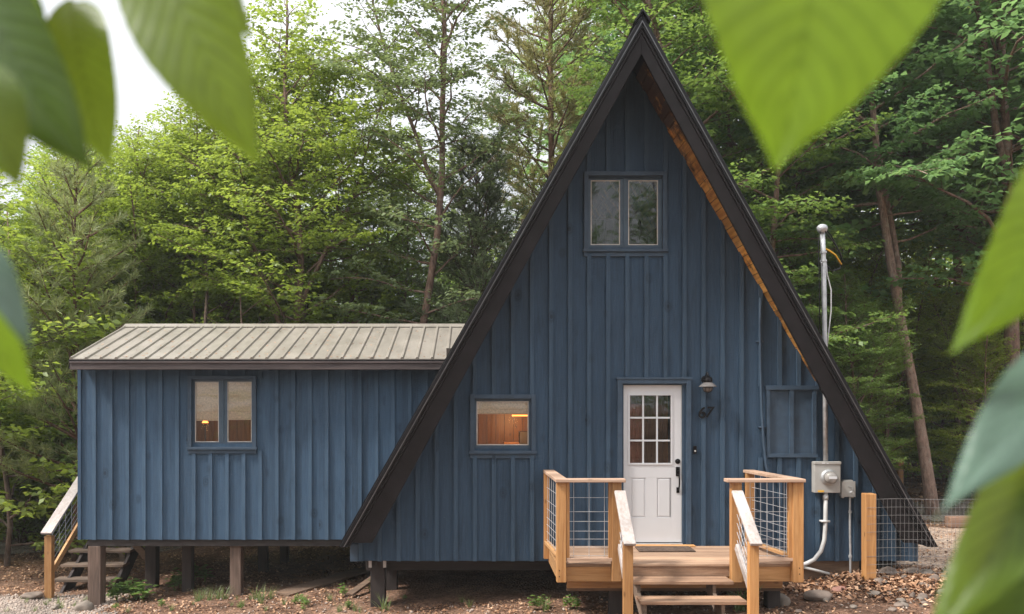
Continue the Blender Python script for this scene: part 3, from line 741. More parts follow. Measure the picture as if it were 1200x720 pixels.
mb = MB(); mb.lathe((bx, 12.9, ABot + .165), [(.07, 0), (.07, .02), (.012, .05), (.012, bz - ABot - .2)], 'z', 12); mb.build('lamp_stand', M['dark'], tl)
for px, Y, w, mt, lb in ((113.5, 12.45, .185, 'postgrey', 'weathered front corner post'), (178.5, 13.5, .17, 'postdark', None), (220.5, 13.0, .145, 'postdark', None), (277.5, 12.5, .16, 'postgrey', 'pale weathered front post'),
                     (308.5, 14.3, .15, 'postdark', None), (333.5, 15.0, .14, 'postdark', None)):
    ground_post(ann, px, Y, w, ABot - .1, M[mt], lb)
mb = MB(); mb.bar((X(178, 13.5), 13.5, ABot - .55), (X(150, 13.5), 13.5, ABot - .12), .06, .1); mb.build('knee_brace', M['plank'], ann)

# ------------------------------------------------------------------ side stair (left)
st = thing('side_stair', 'old wooden steps with white-capped handrail at the far left end of the annex', 'staircase', (-6.2, 13.3, gzf(-6.2, 13.3)))
steps = []
for k in range(6):
    Y = 13.25 + k * .28; z = Z(698, 13.25) + k * .185; steps.append((Y, z))
    mb = MB(); mb.box(X(50, 13.25), X(127, 13.25), Y, Y + .27, z - .04, z); mb.build('tread', M['oldstep'], st, bevel=.004)
for xs_ in (X(50, 13.25) + .2, X(127, 13.25) - .03):
    mb = MB(); Y0, z0 = steps[0]; Y1, z1 = steps[-1]
    for (Y, z) in steps: mb.box(xs_ - .02, xs_ + .02, Y + .03, Y + .26, z - .17, z - .041)
    mb.bar((xs_, Y0 - .02, z0 - .26), (xs_, Y1 + .25, z1 - .06), .045, .24)
    mb.build('stringer', M['postdark'], st)
RXs = X(56, 12.95)
mb = MB(); mb.box(RXs - .055, RXs + .055, 12.95, 13.05, gzf(RXs, 13) - .2, Z(628, 13.0)); mb.build('post', M['cedar_z'], st, bevel=.005)
mb = MB(); mb.box(RXs - .05, RXs + .05, 14.72, 14.82, gzf(RXs, 14.7) - .2, 1.95); mb.build('post', M['cedar_z'], st, bevel=.005)
pA = Vector((RXs - .0, 12.9, Z(625, 12.95))); pB = Vector((RXs, 14.95, Z(625, 12.95) + 1.28))
mb = MB(); mb.bar(pA, pB, .17, .035); mb.build('rail_cap', M['cap_y'], st, bevel=.008, label='white weathered rail cap')
mb = MB(); mb.bar(pA + Vector((.02, .1, -.62)), pB + Vector((.02, 0, -.62)), .04, .09); mb.build('bottom_rail', M['cedar_y'], st, bevel=.004)
mb = MB()
for k in range(1, 6):
    f = k / 6; mb.tube([pA + Vector((0, .1, -.6 * f)), pB + Vector((0, 0, -.6 * f))], .003, 4)
for k in range(1, 10):
    f = k / 10; c = pA.lerp(pB, f); mb.tube([c, c + Vector((0, 0, -.6))], .003, 4)
mb.build('wire_panel', M['wire'], st)
# landing
mb = MB(); mb.box(X(50, 13.25) + .0, AL - .03, 14.95, 15.9, steps[-1][1] + .14, steps[-1][1] + .185); mb.box(RXs - .1, RXs, 15.8, 15.9, gzf(-6.4, 15.8) - .1, steps[-1][1] + .13); mb.build('landing', M['oldstep'], st)

# ------------------------------------------------------------------ porch
por = thing('front_porch', 'small cedar porch with wire-panelled railings and steps up to the white door', 'porch', (2.1, 10.3, gzf(2.1, 10.3)))
DZ = .73; PF = 9.75
PX0 = X(654, 9.7); PX1 = X(940, 9.7)
mb = MB(); y = PF - .03
while y < WY - .04:
    mb.box(PX0 + .04, PX1 - .04, y, min(y + .136, WY - .03), DZ - .028, DZ + random.uniform(-.001, .001)); y += .14
mb.build('deck_floor', M['deck_x'], por, bevel=.003)
def px_box(px0, px1, py0, py1, Y, d):
    m = MB(); m.box(X(px0, Y), X(px1, Y), Y, Y + d, Z(py1, Y), Z(py0, Y)); return m
sx0, sx1 = X(729, 9.7), X(858, 9.7)     # stair opening
mb = MB(); mb.box(PX0, sx0, 9.713, 9.75, Z(682, 9.7), DZ - .03); mb.build('rim_board', M['cedar_x'], por, bevel=.003)
mb = MB(); mb.box(sx1, PX1, 9.713, 9.75, Z(682, 9.7), DZ - .03); mb.build('rim_board', M['cedar_x'], por, bevel=.003)
mb = MB(); mb.box(sx0 + .002, sx1 - .002, 9.735, 9.765, Z(676, 9.73), DZ - .03); mb.build('riser', M['tread_x'], por, bevel=.003)
for xs_ in (PX0 + .0, PX1 - .038):
    mb = MB(); mb.box(xs_, xs_ + .038, 9.752, WY - .03, Z(682, 9.7), DZ - .03); mb.build('rim_board', M['cedar_y'], por, bevel=.003)
mb = MB()
for k in range(8): mb.box(PX0 + .3 + k * .33, PX0 + .338 + k * .33, 9.77, WY - .04, Z(680, 9.7), DZ - .03)
mb.build('joists', M['cedar_y'], por)
mb = MB(); mb.box(PX0 + .13, PX1 - .13, 9.95, 9.99, Z(690.5, 9.9), Z(681.5, 9.9) - .003); mb.build('support_beam', M['cedar_x'], por, bevel=.003)
mb = MB(); mb.box(PX0 + .13, PX1 - .13, 9.992, 10.03, Z(695, 9.9), Z(682.5, 9.9) - .003); mb.build('support_beam', M['plank'], por, bevel=.003)
for px in (721, 905):
    mb = MB(); x_ = X(px, 10.1); mb.box(x_ - .075, x_ + .075, 10.04, 10.19, gzf(x_, 10.1) - .2, Z(683, 9.9)); mb.build('footing_post', M['postdark'], por, bevel=.005)
CAPZ = Z(561.5, 9.6)
def P0(px, py, Y): return (X(px, Y), Y, Z(py, Y))
def post(px0, px1, Y0, zb, zt, dy=.09, lab=None):
    m = MB(); m.box(X(px0, Y0), X(px1, Y0), Y0, Y0 + dy, zb, zt); return m.build('post', M['cedar_z'], por, bevel=.005)
zc = CAPZ - .040
post(652.5, 663.5, 9.622, Z(683, 9.62), zc); post(717.5, 728.5, 9.622, Z(682, 9.62), zc)
post(857.5, 869.5, 9.622, Z(683, 9.62), zc); post(929.5, 942, 9.622, Z(683, 9.62), zc)
post(637.5, 643.5, 10.86, DZ - .15, zc, .075); post(875, 884.5, 10.86, DZ + .0, zc, .075)
for a, b in ((655.5, 676), (655.5, 669), (937, 673), (937, 666)):
    mb = MB(); mb.lathe(P0(a, b, 9.6215), [(.007, 0), (.006, -.003)], 'y', 8); mb.build('bolt', M['hardware'], por)
# nailer strips
for a, b in ((663.7, 667.5), (713.5, 717.3), (924.5, 929.3)):
    mb = MB(); mb.box(X(a, 9.64), X(b, 9.64), 9.64, 9.70, DZ + .085, zc); mb.build('nailer', M['cedar_z'], por, bevel=.002)
# caps
mb = MB(); mb.box(X(651, 9.58), X(733.5, 9.58), 9.575, 9.715, CAPZ - .038, CAPZ); mb.build('rail_cap', M['cap_x'], por, bevel=.006)
mb = MB(); mb.box(X(852, 9.58), X(944.5, 9.58), 9.575, 9.715, CAPZ - .038, CAPZ); mb.build('rail_cap', M['cap_x'], por, bevel=.006)
def side_cap(xa, xb, w, z0=CAPZ):
    m = MB(); y0, y1 = 9.717, 10.965
    m.add([(xa, y0, z0 - .038), (xa + w, y0, z0 - .038), (xb + w, y1, z0 - .038), (xb, y1, z0 - .038), (xa, y0, z0), (xa + w, y0, z0), (xb + w, y1, z0), (xb, y1, z0)],
          [(0, 3, 2, 1), (4, 5, 6, 7), (0, 1, 5, 4), (1, 2, 6, 5), (2, 3, 7, 6), (3, 0, 4, 7)])
    return m.build('rail_cap', M['cap_x'], por, bevel=.006)
side_cap(X(651, 9.58), X(636.5, 10.95), .14); side_cap(X(944.5, 9.58) - .14, X(871, 10.95) - .0, .14)
def bottom_rail(p, q, w=.09, h=.036, mt='cap_x'):
    m = MB(); m.bar(p, q, w, h); return m.build('bottom_rail', M[mt], por, bevel=.003)
bz = DZ + .065
bottom_rail((X(663.7, 9.66), 9.675, bz), (X(717.3, 9.66), 9.675, bz)); bottom_rail((X(869.7, 9.66), 9.675, bz), (X(929.3, 9.66), 9.675, bz))
bottom_rail((X(658, 9.7), 9.72, bz - .0), (X(640.5, 10.9), 10.86, bz), .07, .036, 'cedar_y'); bottom_rail((X(935, 9.7), 9.72, bz), (X(880, 10.9), 10.86, bz), .07, .036, 'cedar_y')
WH = [0, .10, .19, .28, .39, .50, .66, .86]
def wire_panel(p, q, slope=None, z0=None, h=None, nv=3, fine=False):
    m = MB(); p = Vector(p); q = Vector(q); L = (q - p).length
    for f in WH:
        if f * 1.0 > h: continue
        m.tube([p + Vector((0, 0, .02 + f)), q + Vector((0, 0, .02 + f))], .003, 5)
    for k in range(nv):
        c = p.lerp(q, (k + .5) / nv); m.tube([c + Vector((0, .006, 0)), c + Vector((0, .006, h))], .003, 5)
    return m.build('wire_panel', M['wire'], por)
hw = zc - (bz + .018)
wire_panel((X(663.5, 9.66), 9.668, bz + .018), (X(717.5, 9.66), 9.668, bz + .018), h=hw, nv=3)
wire_panel((X(869.5, 9.66), 9.668, bz + .018), (X(929.5, 9.66), 9.668, bz + .018), h=hw, nv=3)
wire_panel((X(658, 9.7), 9.72, bz + .018), (X(640.5, 10.9), 10.86, bz + .018), h=hw, nv=7)
wire_panel((X(935, 9.7), 9.72, bz + .018), (X(880, 10.9), 10.86, bz + .018), h=hw, nv=7)
# treads
tr = [(9.42, .594), (9.08, .45), (8.78, .30), (8.48, .155)]
for (Y, z), (a, b) in zip(tr, ((743, 861), (743.5, 866), (744, 872), (744, 876))):
    mb = MB(); mb.box(X(a, 9.42), X(b - 1, 9.42), Y, Y + .14, z - .036, z); mb.box(X(a, 9.42) + .002, X(b - 1, 9.42) - .002, Y + .146, Y + .286, z - .036, z - .001); mb.build('tread', M['tread_x'], por, bevel=.004)
for px in (752, 842):
    mb = MB(); x_ = X(px, 9.3)
    mb.bar((x_, 8.42, -.1), (x_, 9.72, .50), .038, .14)
    for (Y, z) in tr: mb.box(x_ - .018, x_ + .018, Y + .04, Y + .25, z - .15, z - .037)
    mb.build('stringer', M['oldstep'], por)
# stair rails
for (a0, a1, b0, b1) in ((720.5, 732.5, 730.5, 745), (857, 870.5, 878, 893.5)):
    YA, YB = 9.60, 8.93
    A = Vector(((X(a0, YA) + X(a1, YA)) / 2, YA, Z(576, YA))); B = Vector(((X(b0, YB) + X(b1, YB)) / 2, YB, Z(636.5, YB)))
    d = (B - A).normalized()
    mb = MB(); mb.bar(A, B + d * .03, .128, .036); mb.build('rail_cap', M['cap_y'], por, bevel=.009, label='grey weathered sloping cap')
    pxm = B.x
    mb = MB(); mb.box(pxm - .055, pxm + .045, YB + .03, YB + .12, gzf(pxm, YB) - .15, B.z - .005); mb.build('post', M['cedar_z'], por, bevel=.005)
    lo = .62
    mb = MB(); mb.bar(A + Vector((0, .0, -lo)), B + Vector((0, .12, -lo + .06)), .045, .085); mb.build('bottom_rail', M['cap_y'], por, bevel=.003)
    mb = MB(); mb.bar(A + Vector((0, 0, -.06)), B + Vector((0, .12, -.06 + .08)), .035, .075); mb.build('under_rail', M['cedar_y'], por, bevel=.003)
    mb = MB()
    for f in (.15, .26, .36, .46, .55): mb.tube([A + Vector((0, 0, -f)), B + Vector((0, .12, -f + .05))], .003, 5)
    for k in range(1, 6): c = A.lerp(B + Vector((0, .12, 0)), k / 6); mb.tube([c + Vector((0, 0, -.08)), c + Vector((0, 0, -.58))], .003, 5)
    mb.build('wire_panel', M['wire'], por)
# mat
mb = MB(); mb.add([(X(743, 10.9), 10.85, DZ + .003), (X(806, 10.9), 10.85, DZ + .003), (X(813, 10.6), 10.5, DZ + .003), (X(747, 10.6), 10.5, DZ + .003),
                   (X(743, 10.9), 10.85, DZ + .018), (X(806, 10.9), 10.85, DZ + .018), (X(813, 10.6), 10.5, DZ + .018), (X(747, 10.6), 10.5, DZ + .018)],
                  [(4, 7, 6, 5), (0, 1, 2, 3), (0, 4, 5, 1), (1, 5, 6, 2), (2, 6, 7, 3), (3, 7, 4, 0)])
tag(mb.build('door_mat', M['mat'], None, bevel=.004, origin=(X(778, 10.7), 10.7, DZ)), 'dark brown coir mat lying on the porch in front of the white door', 'door mat')

# ------------------------------------------------------------------ wall lamp, number, bell
lx = X(825.5, WY); lz = Z(452, WY)
wl = thing('wall_lamp', 'dark barn-style lamp with ribbed glass on the wall right of the door', 'wall lamp', (lx, WY, lz))
LY = WY - .16
mb = MB(); mb.lathe((lx, WY - .02, lz + .075), [(.05, 0), (.052, -.012), (.03, -.02)], 'y', 20); mb.build('wall_plate', M['hardware'], wl)
mb = MB(); mb.tube([(lx, WY - .03, lz + .075), (lx, WY - .07, lz + .13), (lx, WY - .11, lz + .165), (lx, LY, lz + .15), (lx, LY, lz + .09)], .009, 8); mb.build('arm', M['hardware'], wl, smooth=True)
mb = MB(); mb.lathe((lx, LY, lz), [(.055, .035), (.06, .06), (.05, .10), (.018, .118), (.014, .135)], 'z', 24); mb.build('cap', M['hardware'], wl)
mb = MB(); mb.lathe((lx, LY, lz), [(.118, -.02), (.114, -.014), (.058, .034), (.04, .037)], 'z', 28); mb.build('glass_skirt', M['frost'], wl, smooth=True)
mb = MB(); mb.lathe((lx, LY, lz), [(.018, -.088), (.045, -.076), (.062, -.05), (.068, -.022)], 'z', 24); mb.build('globe', M['frost'], wl, smooth=True)
mb = MB()
for k in range(8): a = k * math.pi / 4; mb.tube([(lx + .07 * math.cos(a), LY + .07 * math.sin(a), lz - .022), (lx + .05 * math.cos(a), LY + .05 * math.sin(a), lz - .078), (lx, LY, lz - .094)], .0035, 5)
mb.tube([(lx + .07 * math.cos(a), LY + .07 * math.sin(a), lz - .024) for a in [k * math.pi / 8 for k in range(17)]], .004, 5)
mb.build('guard', M['hardware'], wl)
def text_mesh(name, body, size, loc, mat, parent=None, shear=0., ext=.006, rot=(R(90), 0, 0)):
    cu = bpy.data.curves.new(name, 'FONT'); cu.body = body; cu.size = size; cu.extrude = ext; cu.shear = shear; cu.align_x = 'LEFT'; cu.bevel_depth = .0006; cu.offset = .0025
    t = bpy.data.objects.new(name + '_tmp', cu); C.objects.link(t); bpy.context.view_layer.update()
    me = bpy.data.meshes.new_from_object(t); C.objects.unlink(t); bpy.data.objects.remove(t)
    me.transform(Matrix.Rotation(rot[0], 4, 'X')); me.materials.clear(); me.materials.append(mat)
    o = bpy.data.objects.new(name, me); C.objects.link(o)
    if parent is not None: o.parent = parent; o.location = Vector(loc) - WORLD[parent.name]
    else: o.location = loc
    WORLD[o.name] = Vector(loc); return o
hn = thing('house_number', 'black metal house number 67 on the blue wall under the lamp', 'house number', (X(824, WY), WY, Z(484, WY)))
text_mesh('digit', '6', .205, (X(816.5, WY), WY - .046, Z(490, WY)), M['hardware'], hn, .12)
text_mesh('digit', '7', .195, (X(824.5, WY), WY - .046, Z(489, WY)), M['hardware'], hn, .25)
bxx = X(813.5, WY)
db = thing('doorbell', 'small black doorbell beside the blue door frame', 'doorbell', (bxx, WY, Z(527, WY)))
mb = MB(); mb.box(bxx - .022, bxx + .022, WY - .05, WY - .026, Z(532, WY), Z(522.5, WY)); mb.build('bell_body', M['hardware'], db, bevel=.006)
mb = MB(); mb.lathe((bxx, WY - .0505, Z(528.5, WY)), [(.012, 0), (.011, -.005)], 'y', 16); mb.build('button', M['boxgrey'], db)

# ------------------------------------------------------------------ electric service
MY = WY - .09
ms = thing('service_mast', 'galvanised electric mast rising through the roof from the grey meter box', 'utility mast', (X(966, MY), MY, gzf(4.5, MY)))
def P(px, py, Y): return (X(px, Y), Y, Z(py, Y))
mb = MB(); mb.tube([P(967.5, 543, MY), P(967, 460, MY), P(966, 360, MY), P(965, 300, MY), P(964, 273, MY)], .030, 14)
mb.build('conduit_pipe', M['galv'], ms, smooth=True)
mb = MB(); c = Vector(P(963.5, 268, MY)); mb.lathe(c, [(.034, -.06), (.05, -.045), (.066, -.01), (.066, .02), (.045, .045), (.02, .055)], 'z', 18)
mb.build('weatherhead', M['galv'], ms, smooth=True)
mb = MB()
for py in (296, 306): mb.lathe(P(965, py, MY), [(.042, -.012), (.042, .012)], 'z', 14)
mb.tube([P(965, 306, MY), P(962, 309, MY - .03)], .01, 6)
mb.build('pipe_clamp', M['galv'], ms)
mb = MB()
mb.tube([P(966, 270, MY - .04), P(972, 278, MY - .04), P(977, 284, MY), P(984, 296, MY + .05), P(987, 306, MY + .1), P(984, 315, MY + .1), P(975, 318, MY + .05), P(969, 312, MY)], .009, 6)
mb.tube([P(966, 268, MY), P(974, 276, MY + .05), P(981, 290, MY + .1), P(987, 301, MY + .2)], .008, 6)
mb.tube([P(962, 270, MY - .03), P(959, 285, MY - .04), P(960, 330, MY - .03), P(961, 400, MY - .03)], .006, 6)
mb.build('service_cable', M['cable'], ms, smooth=True)
mb = MB(); mb.tube([P(966, 291, MY), P(972, 294, MY + .02), P(979, 299, MY + .05), P(986, 310, MY + .1)], .011, 6); mb.build('insulator_sleeve', M['yellow'], ms, smooth=True)
mb = MB(); mb.tube([P(968, 304, MY), P(969, 320, MY), P(974, 340, MY), P(974, 365, MY), P(971, 390, MY), P(969, 410, MY)], .008, 6); mb.build('loose_wire', M['pvc'], ms, smooth=True)
mbx = thing('meter_box', 'large grey electric meter box with round glass meter right of the porch', 'meter box', (X(968.5, WY), WY, Z(577, WY)))
a, b, c, d = rect(953.5, 984, 541.5, 577.5, WY - .1)
mb = MB(); mb.box(a, b, WY - .13, WY - .03, c, d); mb.box(a - .006, b + .006, WY - .14, WY - .06, d - .03, d + .006); mb.build('housing', M['boxgrey'], mbx, bevel=.006)
cx2, cz2 = X(971.5, WY - .15), Z(559.5, WY - .15)
mb = MB(); mb.lathe((cx2, WY - .1305, cz2), [(.10, 0), (.10, -.02), (.085, -.03), (.082, -.04)], 'y', 32); mb.build('meter_ring', M['galv'], mbx)
mb = MB(); mb.lathe((cx2, WY - .171, cz2), [(.078, 0), (.078, -.06), (.068, -.085), (.04, -.098), (.01, -.1)], 'y', 28); mb.build('meter_dome', M['meterglass'], mbx, smooth=True)
mb = MB(); mb.box(cx2 - .05, cx2 + .05, WY - .275, WY - .269, cz2 - .012, cz2 + .02); mb.build('meter_plate', M['whitepaint'], mbx)
mb = MB(); mb.box(a + .04, a + .12, WY - .1325, WY - .1305, c + .01, c + .032); mb.build('warning_sticker', M['yellow'], mbx)
mb = MB(); mb.box(a + .09, a + .13, WY - .1425, WY - .1405, d - .022, d - .008); mb.box(a + .15, a + .175, WY - .1425, WY - .1405, d - .022, d - .01); mb.build('name_mark', M['whitepaint'], mbx)
jb = thing('junction_box', 'small grey junction box beside the meter box on the blue wall', 'junction box', (X(993, WY), WY, Z(582, WY)))
a, b, c, d = rect(985.5, 1001, 564.5, 582, WY - .08)
mb = MB(); mb.box(a, b, WY - .1, WY - .03, c, d); mb.box(a + .02, b - .02, WY - .099, WY - .031, d + .001, d + .02); mb.box(a + .01, a + .04, WY - .09, WY - .04, c - .02, c - .001); mb.box(b - .04, b - .01, WY - .09, WY - .04, c - .02, c - .001)
mb.build('housing', M['boxgrey'], jb, bevel=.006)
mb = MB(); mb.box(a - .004, b + .004, WY - .112, WY - .1005, c - .004, d + .004); mb.build('lid', M['boxgrey'], jb, bevel=.004)
mb = MB(); q = Vector(((a + b) / 2 + .02, WY - .118, (c + d) / 2)); mb.tube([q + Vector((-.03, 0, .04)), q + Vector((.015, -.012, .03)), q + Vector((.02, -.012, -.03)), q + Vector((-.01, 0, -.04))], .006, 6); mb.build('latch', M['galv'], jb)
mb = MB(); mb.tube([P(996, 583, WY - .07), P(996, 620, WY - .07), P(996.5, 652, WY - .07), P(996.5, 700, WY - .07)], .014, 8)
for py in (600, 652): mb.lathe(P(996.3, py, WY - .07), [(.022, -.015), (.022, .015)], 'z', 10)
mb.build('ground_pipe', M['galv'], jb)
mb = MB()
pts = [(967.5, 577), (967.5, 600), (967, 620), (966, 633), (962, 646), (954, 656), (944, 661), (930, 664), (905, 666)]
mb.tube([P(u, v, WY - .08) for u, v in pts], .026, 12)
mb.lathe(P(967.5, 583, WY - .08), [(.034, -.03), (.034, .03)], 'z', 12)
mb.box(X(962.5, WY - .1), X(972.5, WY - .1), WY - .11, WY - .02, Z(611, WY), Z(609, WY))
tag(mb.build('conduit_pipe', M['pvc'], None, smooth=True, origin=P(967, 640, WY - .08)), 'pale grey conduit curving down and left below the meter box', 'pipe')
mb = MB(); mb.tube([P(u, v, WY + .02) for u, v in ((938, 664), (958, 669), (975, 673.5), (993, 678.5), (1008, 680), (1020, 680))], .018, 10)
tag(mb.build('drain_pipe', M['pvc'], None, smooth=True, origin=P(980, 675, WY)), 'white plastic pipe sloping along under the cabin wall to the fence post', 'pipe')

# ------------------------------------------------------------------ wire fences
FNY = 10.5
fe = thing('wire_fence', 'welded wire fence starting at the short cedar post by the cabin corner', 'fence', (X(1021, FNY), FNY, gzf(X(1021, FNY), FNY)))
x_ = X(1021, FNY)
mb = MB(); mb.box(x_ - .066, x_ + .066, FNY - .0, FNY + .13, Z(681.5, FNY), Z(579, FNY)); mb.build('post', M['cedar_z'], fe, bevel=.008)
mb = MB(); mb.box(x_ - .05, x_ + .05, FNY + .02, FNY + .11, gzf(x_, FNY) - .15, Z(681.7, FNY)); mb.build('post_anchor', M['galv'], fe, bevel=.003)
mb = MB(); xa = x_ - .06; xb = x_ + 6.5; zt = Z(586, FNY)
def sag(x): return .012 * math.sin((x - xa) * 2.1) + .006 * math.sin((x - xa) * 5.3)
rows = [0, .10, .20, .30, .40, .50, .60, .70, .80, .90]
for k, r_ in enumerate(rows):
    xs_ = np.arange(xa, xb, .1); rad = .0018 if k else .0026
    mb.tube([(x, FNY - .006 + .01 * math.sin(x * 3 + k), zt - r_ + sag(x)) for x in xs_], rad, 4)
x = xa
while x < xb:
    mb.tube([(x, FNY - .003 + .01 * math.sin(x * 3), zt + sag(x)), (x + .004 * math.sin(x * 7), FNY - .003 + .01 * math.sin(x * 3), zt - .92 + sag(x))], .0015, 4); x += .052
mb.build('wire_mesh', M['fencewire'], fe)
mb = MB(); mb.box(xb - .05, xb + .08, FNY, FNY + .13, gzf(xb, FNY) - .2, zt + .08); mb.build('post', M['cedar_z'], fe, bevel=.008)
F2 = 21.5
fe2 = thing('wire_fence', 'distant wire fence with a cedar post in front of the dark woods', 'fence', (X(1056, F2), F2, gzf(X(1056, F2), F2)))
x_ = X(1056, F2); g0 = gzf(x_, F2)
for dx in (0, 3.4, 6.8):
    mb = MB(); g0 = gzf(x_ + dx, F2); mb.box(x_ + dx - .07, x_ + dx + .07, F2, F2 + .13, g0 - .2, Z(538, F2)); mb.build('post', M['cedar_z'], fe2, bevel=.008)
mb = MB(); g0 = gzf(x_, F2); zt = Z(541, F2)
for k in range(11): mb.tube([(x, F2 - .01, zt - .105 * k + .015 * math.sin(x)) for x in np.arange(x_ - 3.2, x_ + 7, .4)], .0035, 3)
x = x_ - 3.2
while x < x_ + 7: mb.tube([(x, F2 - .012, zt), (x, F2 - .012, zt - 1.1)], .003, 3); x += .105
mb.build('wire_mesh', M['fencewire'], fe2)

# timber edging on the right
def timber(p, q, label):
    m = MB(); m.bar(p, q, .2, .2); c = (Vector(p) + Vector(q)) / 2
    tag(m.build('landscape_timber', M['timber'], None, bevel=.02, origin=(c.x, c.y, c.z - .1)), label, 'timber', 'timbers edging the drive')
g_ = gzf(8.5, 15.6)
timber((X(1110, 15.6), 15.6, g_ + .1), (X(1186, 15.6), 15.6, g_ + .1), 'long squared timber edging the drive, farther of the two')
timber((X(1188, 14.6), 14.6, g_ + .08), (X(1290, 14.2), 14.2, g_ + .08), 'squared timber lying nearer, at the right edge behind the leaf')

# ------------------------------------------------------------------ planks under the cabin
def plank(px0, py0, px1, py1, w, label, rot=0.0, Y0=12.2, Y1=13.4):
    p = Vector((X(px0, Y0), Y0, Z(py0, Y0))); q = Vector((X(px1, Y1), Y1, Z(py1, Y1)))
    m = MB(); m.bar(p, q, w, .035); c = (p + q) / 2
    tag(m.build('loose_plank', M['plank'], None, bevel=.004, origin=tuple(c)), label, 'plank', 'scrap planks under the buildings')
plank(330, 697, 425, 668, .32, 'broad brown board slanting up from the ground under the annex', 0, 12.3, 13.6)
plank(372, 688, 436, 664, .18, 'narrow board lying behind the broad slanted board', 0, 12.9, 14.0)
plank(410, 697, 445, 672, .12, 'short dark board leaning by the round cabin post', 0, 11.8, 12.4)

# ------------------------------------------------------------------ rocks
def rock_mesh(name, r, seed, mat):
    import bmesh
    rnd = random.Random(seed); bm = bmesh.new(); bmesh.ops.create_icosphere(bm, subdivisions=3, radius=1)
    planes = [(Vector((rnd.gauss(0, 1), rnd.gauss(0, 1), rnd.gauss(0, 1))).normalized(), rnd.uniform(.62, .9)) for _ in range(9)]
    ph = [rnd.uniform(0, 6) for _ in range(3)]
    for v in bm.verts:
        c = v.co
        for n, d in planes:
            k = c.dot(n)
            if k > d: c -= n * (k - d) * .85
        c *= 1 + .05 * math.sin(c.x * 7 + ph[0]) * math.sin(c.y * 6 + ph[1]) + .03 * math.sin(c.z * 13 + ph[2])
        v.co = Vector((c.x * r[0], c.y * r[1], c.z * r[2]))
    me = bpy.data.meshes.new(name); bm.to_mesh(me); bm.free(); me.materials.append(mat)
    me.polygons.foreach_set('use_smooth', [True] * len(me.polygons)); return me
def rock(px, py, wpx, hpx, Y, mat, label, seed, group=None):
    x = X(px, Y); zc_ = Z(py, Y); rx = wpx / 2 / F * Y; rz_ = hpx / 2 / F * Y
    me = rock_mesh('rock', (rx, rx * .8, rz_), seed, mat); o = link_mesh('rock', me)
    g = gzf(x, Y); o.location = (x, Y, max(min(zc_, g + rz_ * 1.2), g + rz_ * .45)); o.rotation_euler = (0, 0, random.uniform(0, 6))
    return tag(o, label, 'rock', group)
rock(913, 716, 26, 18, 10.2, M['rockgrey'], 'pale grey rock beside the right stair post of the porch', 1)
rock(958, 719, 40, 14, 10.3, M['rock'], 'broad flat rock at the bottom edge right of the porch steps', 2)
rock(984, 702, 24, 9, 10.45, M['rockpink'], 'pink flat stone left of the fence post foot', 3)
rock(1042, 677, 22, 18, 10.75, M['rock'], 'tallest rounded rock just right of the fence post', 4)
rock(1030, 688, 16, 12, 10.45, M['rock'], 'brown rock touching the right side of the fence post foot', 5)
rock(1024, 706, 20, 8, 10.2, M['rockgrey'], 'flat grey stone in front of the fence post foot', 6)
rock(1086, 683, 24, 12, 10.8, M['rockgrey'], 'wide pale slab at the right end of the rock pile', 7)
rock(1070, 680, 20, 13, 10.9, M['rock'], 'brown rock behind the wire mesh left of the pale slab', 8)
rock(1094, 693, 14, 14, 10.5, M['rock'], 'upright grey-brown rock at the right foot of the rock pile', 9)
rnd = random.Random(5)
for k in range(22):
    px = rnd.uniform(1032, 1110); py = rnd.uniform(686, 716); Y = 2.35 / (py - HY) * F
    rock(px, py, rnd.uniform(8, 16), rnd.uniform(6, 11), Y, M[rnd.choice(['rock', 'rockgrey', 'rock'])], 'small stone among dry leaves in the pile right of the fence post', 20 + k, 'small stones in the pile by the fence')
rock(98, 713, 26, 17, 12.15, M['rockgrey'], 'pale angular rock in front of the annex corner post', 60)
rock(38, 697, 30, 8, 12.9, M['rock'], 'low flat rock left of the side stair', 61)
rock(66, 709, 14, 6, 12.2, M['rockgrey'], 'small pale stone left of the angular rock', 62)
for k, (px, py) in enumerate(((936, 712), (1000, 712), (1008, 698), (968, 704), (1046, 716), (1112, 705), (1128, 712), (1150, 700))):
    Y = 2.33 / (py - HY) * F
    rock(px, py, rnd.uniform(7, 13), rnd.uniform(4, 7), Y, M['rockgrey' if k % 2 else 'rock'], 'small stone lying on the dark soil between porch and fence', 80 + k, 'small stones on the soil in front of the fence')

# ------------------------------------------------------------------ loose ground cover (stuff)
def scatter_quads(name, N, region, size, mat, seed, tilt=.5, curl=.3, label='', cat='leaf litter', aspect=.6, zoff=.008):
    g = np.random.default_rng(seed); pts = region(g, N); N = len(pts)
    x, y = pts[:, 0], pts[:, 1]; z = gz(x, y) + zoff + g.random(N) * zoff * 1.5
    a = g.random(N) * 6.283; L = size * (.5 + g.random(N)); W = L * aspect
    d = np.stack([np.cos(a), np.sin(a), g.normal(0, tilt * .5, N)], -1); d /= np.linalg.norm(d, axis=1)[:, None]
    s = np.stack([-np.sin(a), np.cos(a), g.normal(0, tilt * .5, N)], -1); s /= np.linalg.norm(s, axis=1)[:, None]
    c = np.stack([x, y, z], -1); up = np.array([0, 0, 1.0])
    V = np.stack([c - d * L[:, None] / 2, c - s * W[:, None] / 2 + up * (L * curl * g.random(N))[:, None], c + d * L[:, None] / 2, c + s * W[:, None] / 2 + up * (L * curl * g.random(N))[:, None]], 1).reshape(-1, 3)
    Fc = np.arange(N * 4).reshape(-1, 4)
    o = link_mesh(name, np_mesh(name, V, Fc, mat)); return tag(o, label, cat, None, 'stuff')
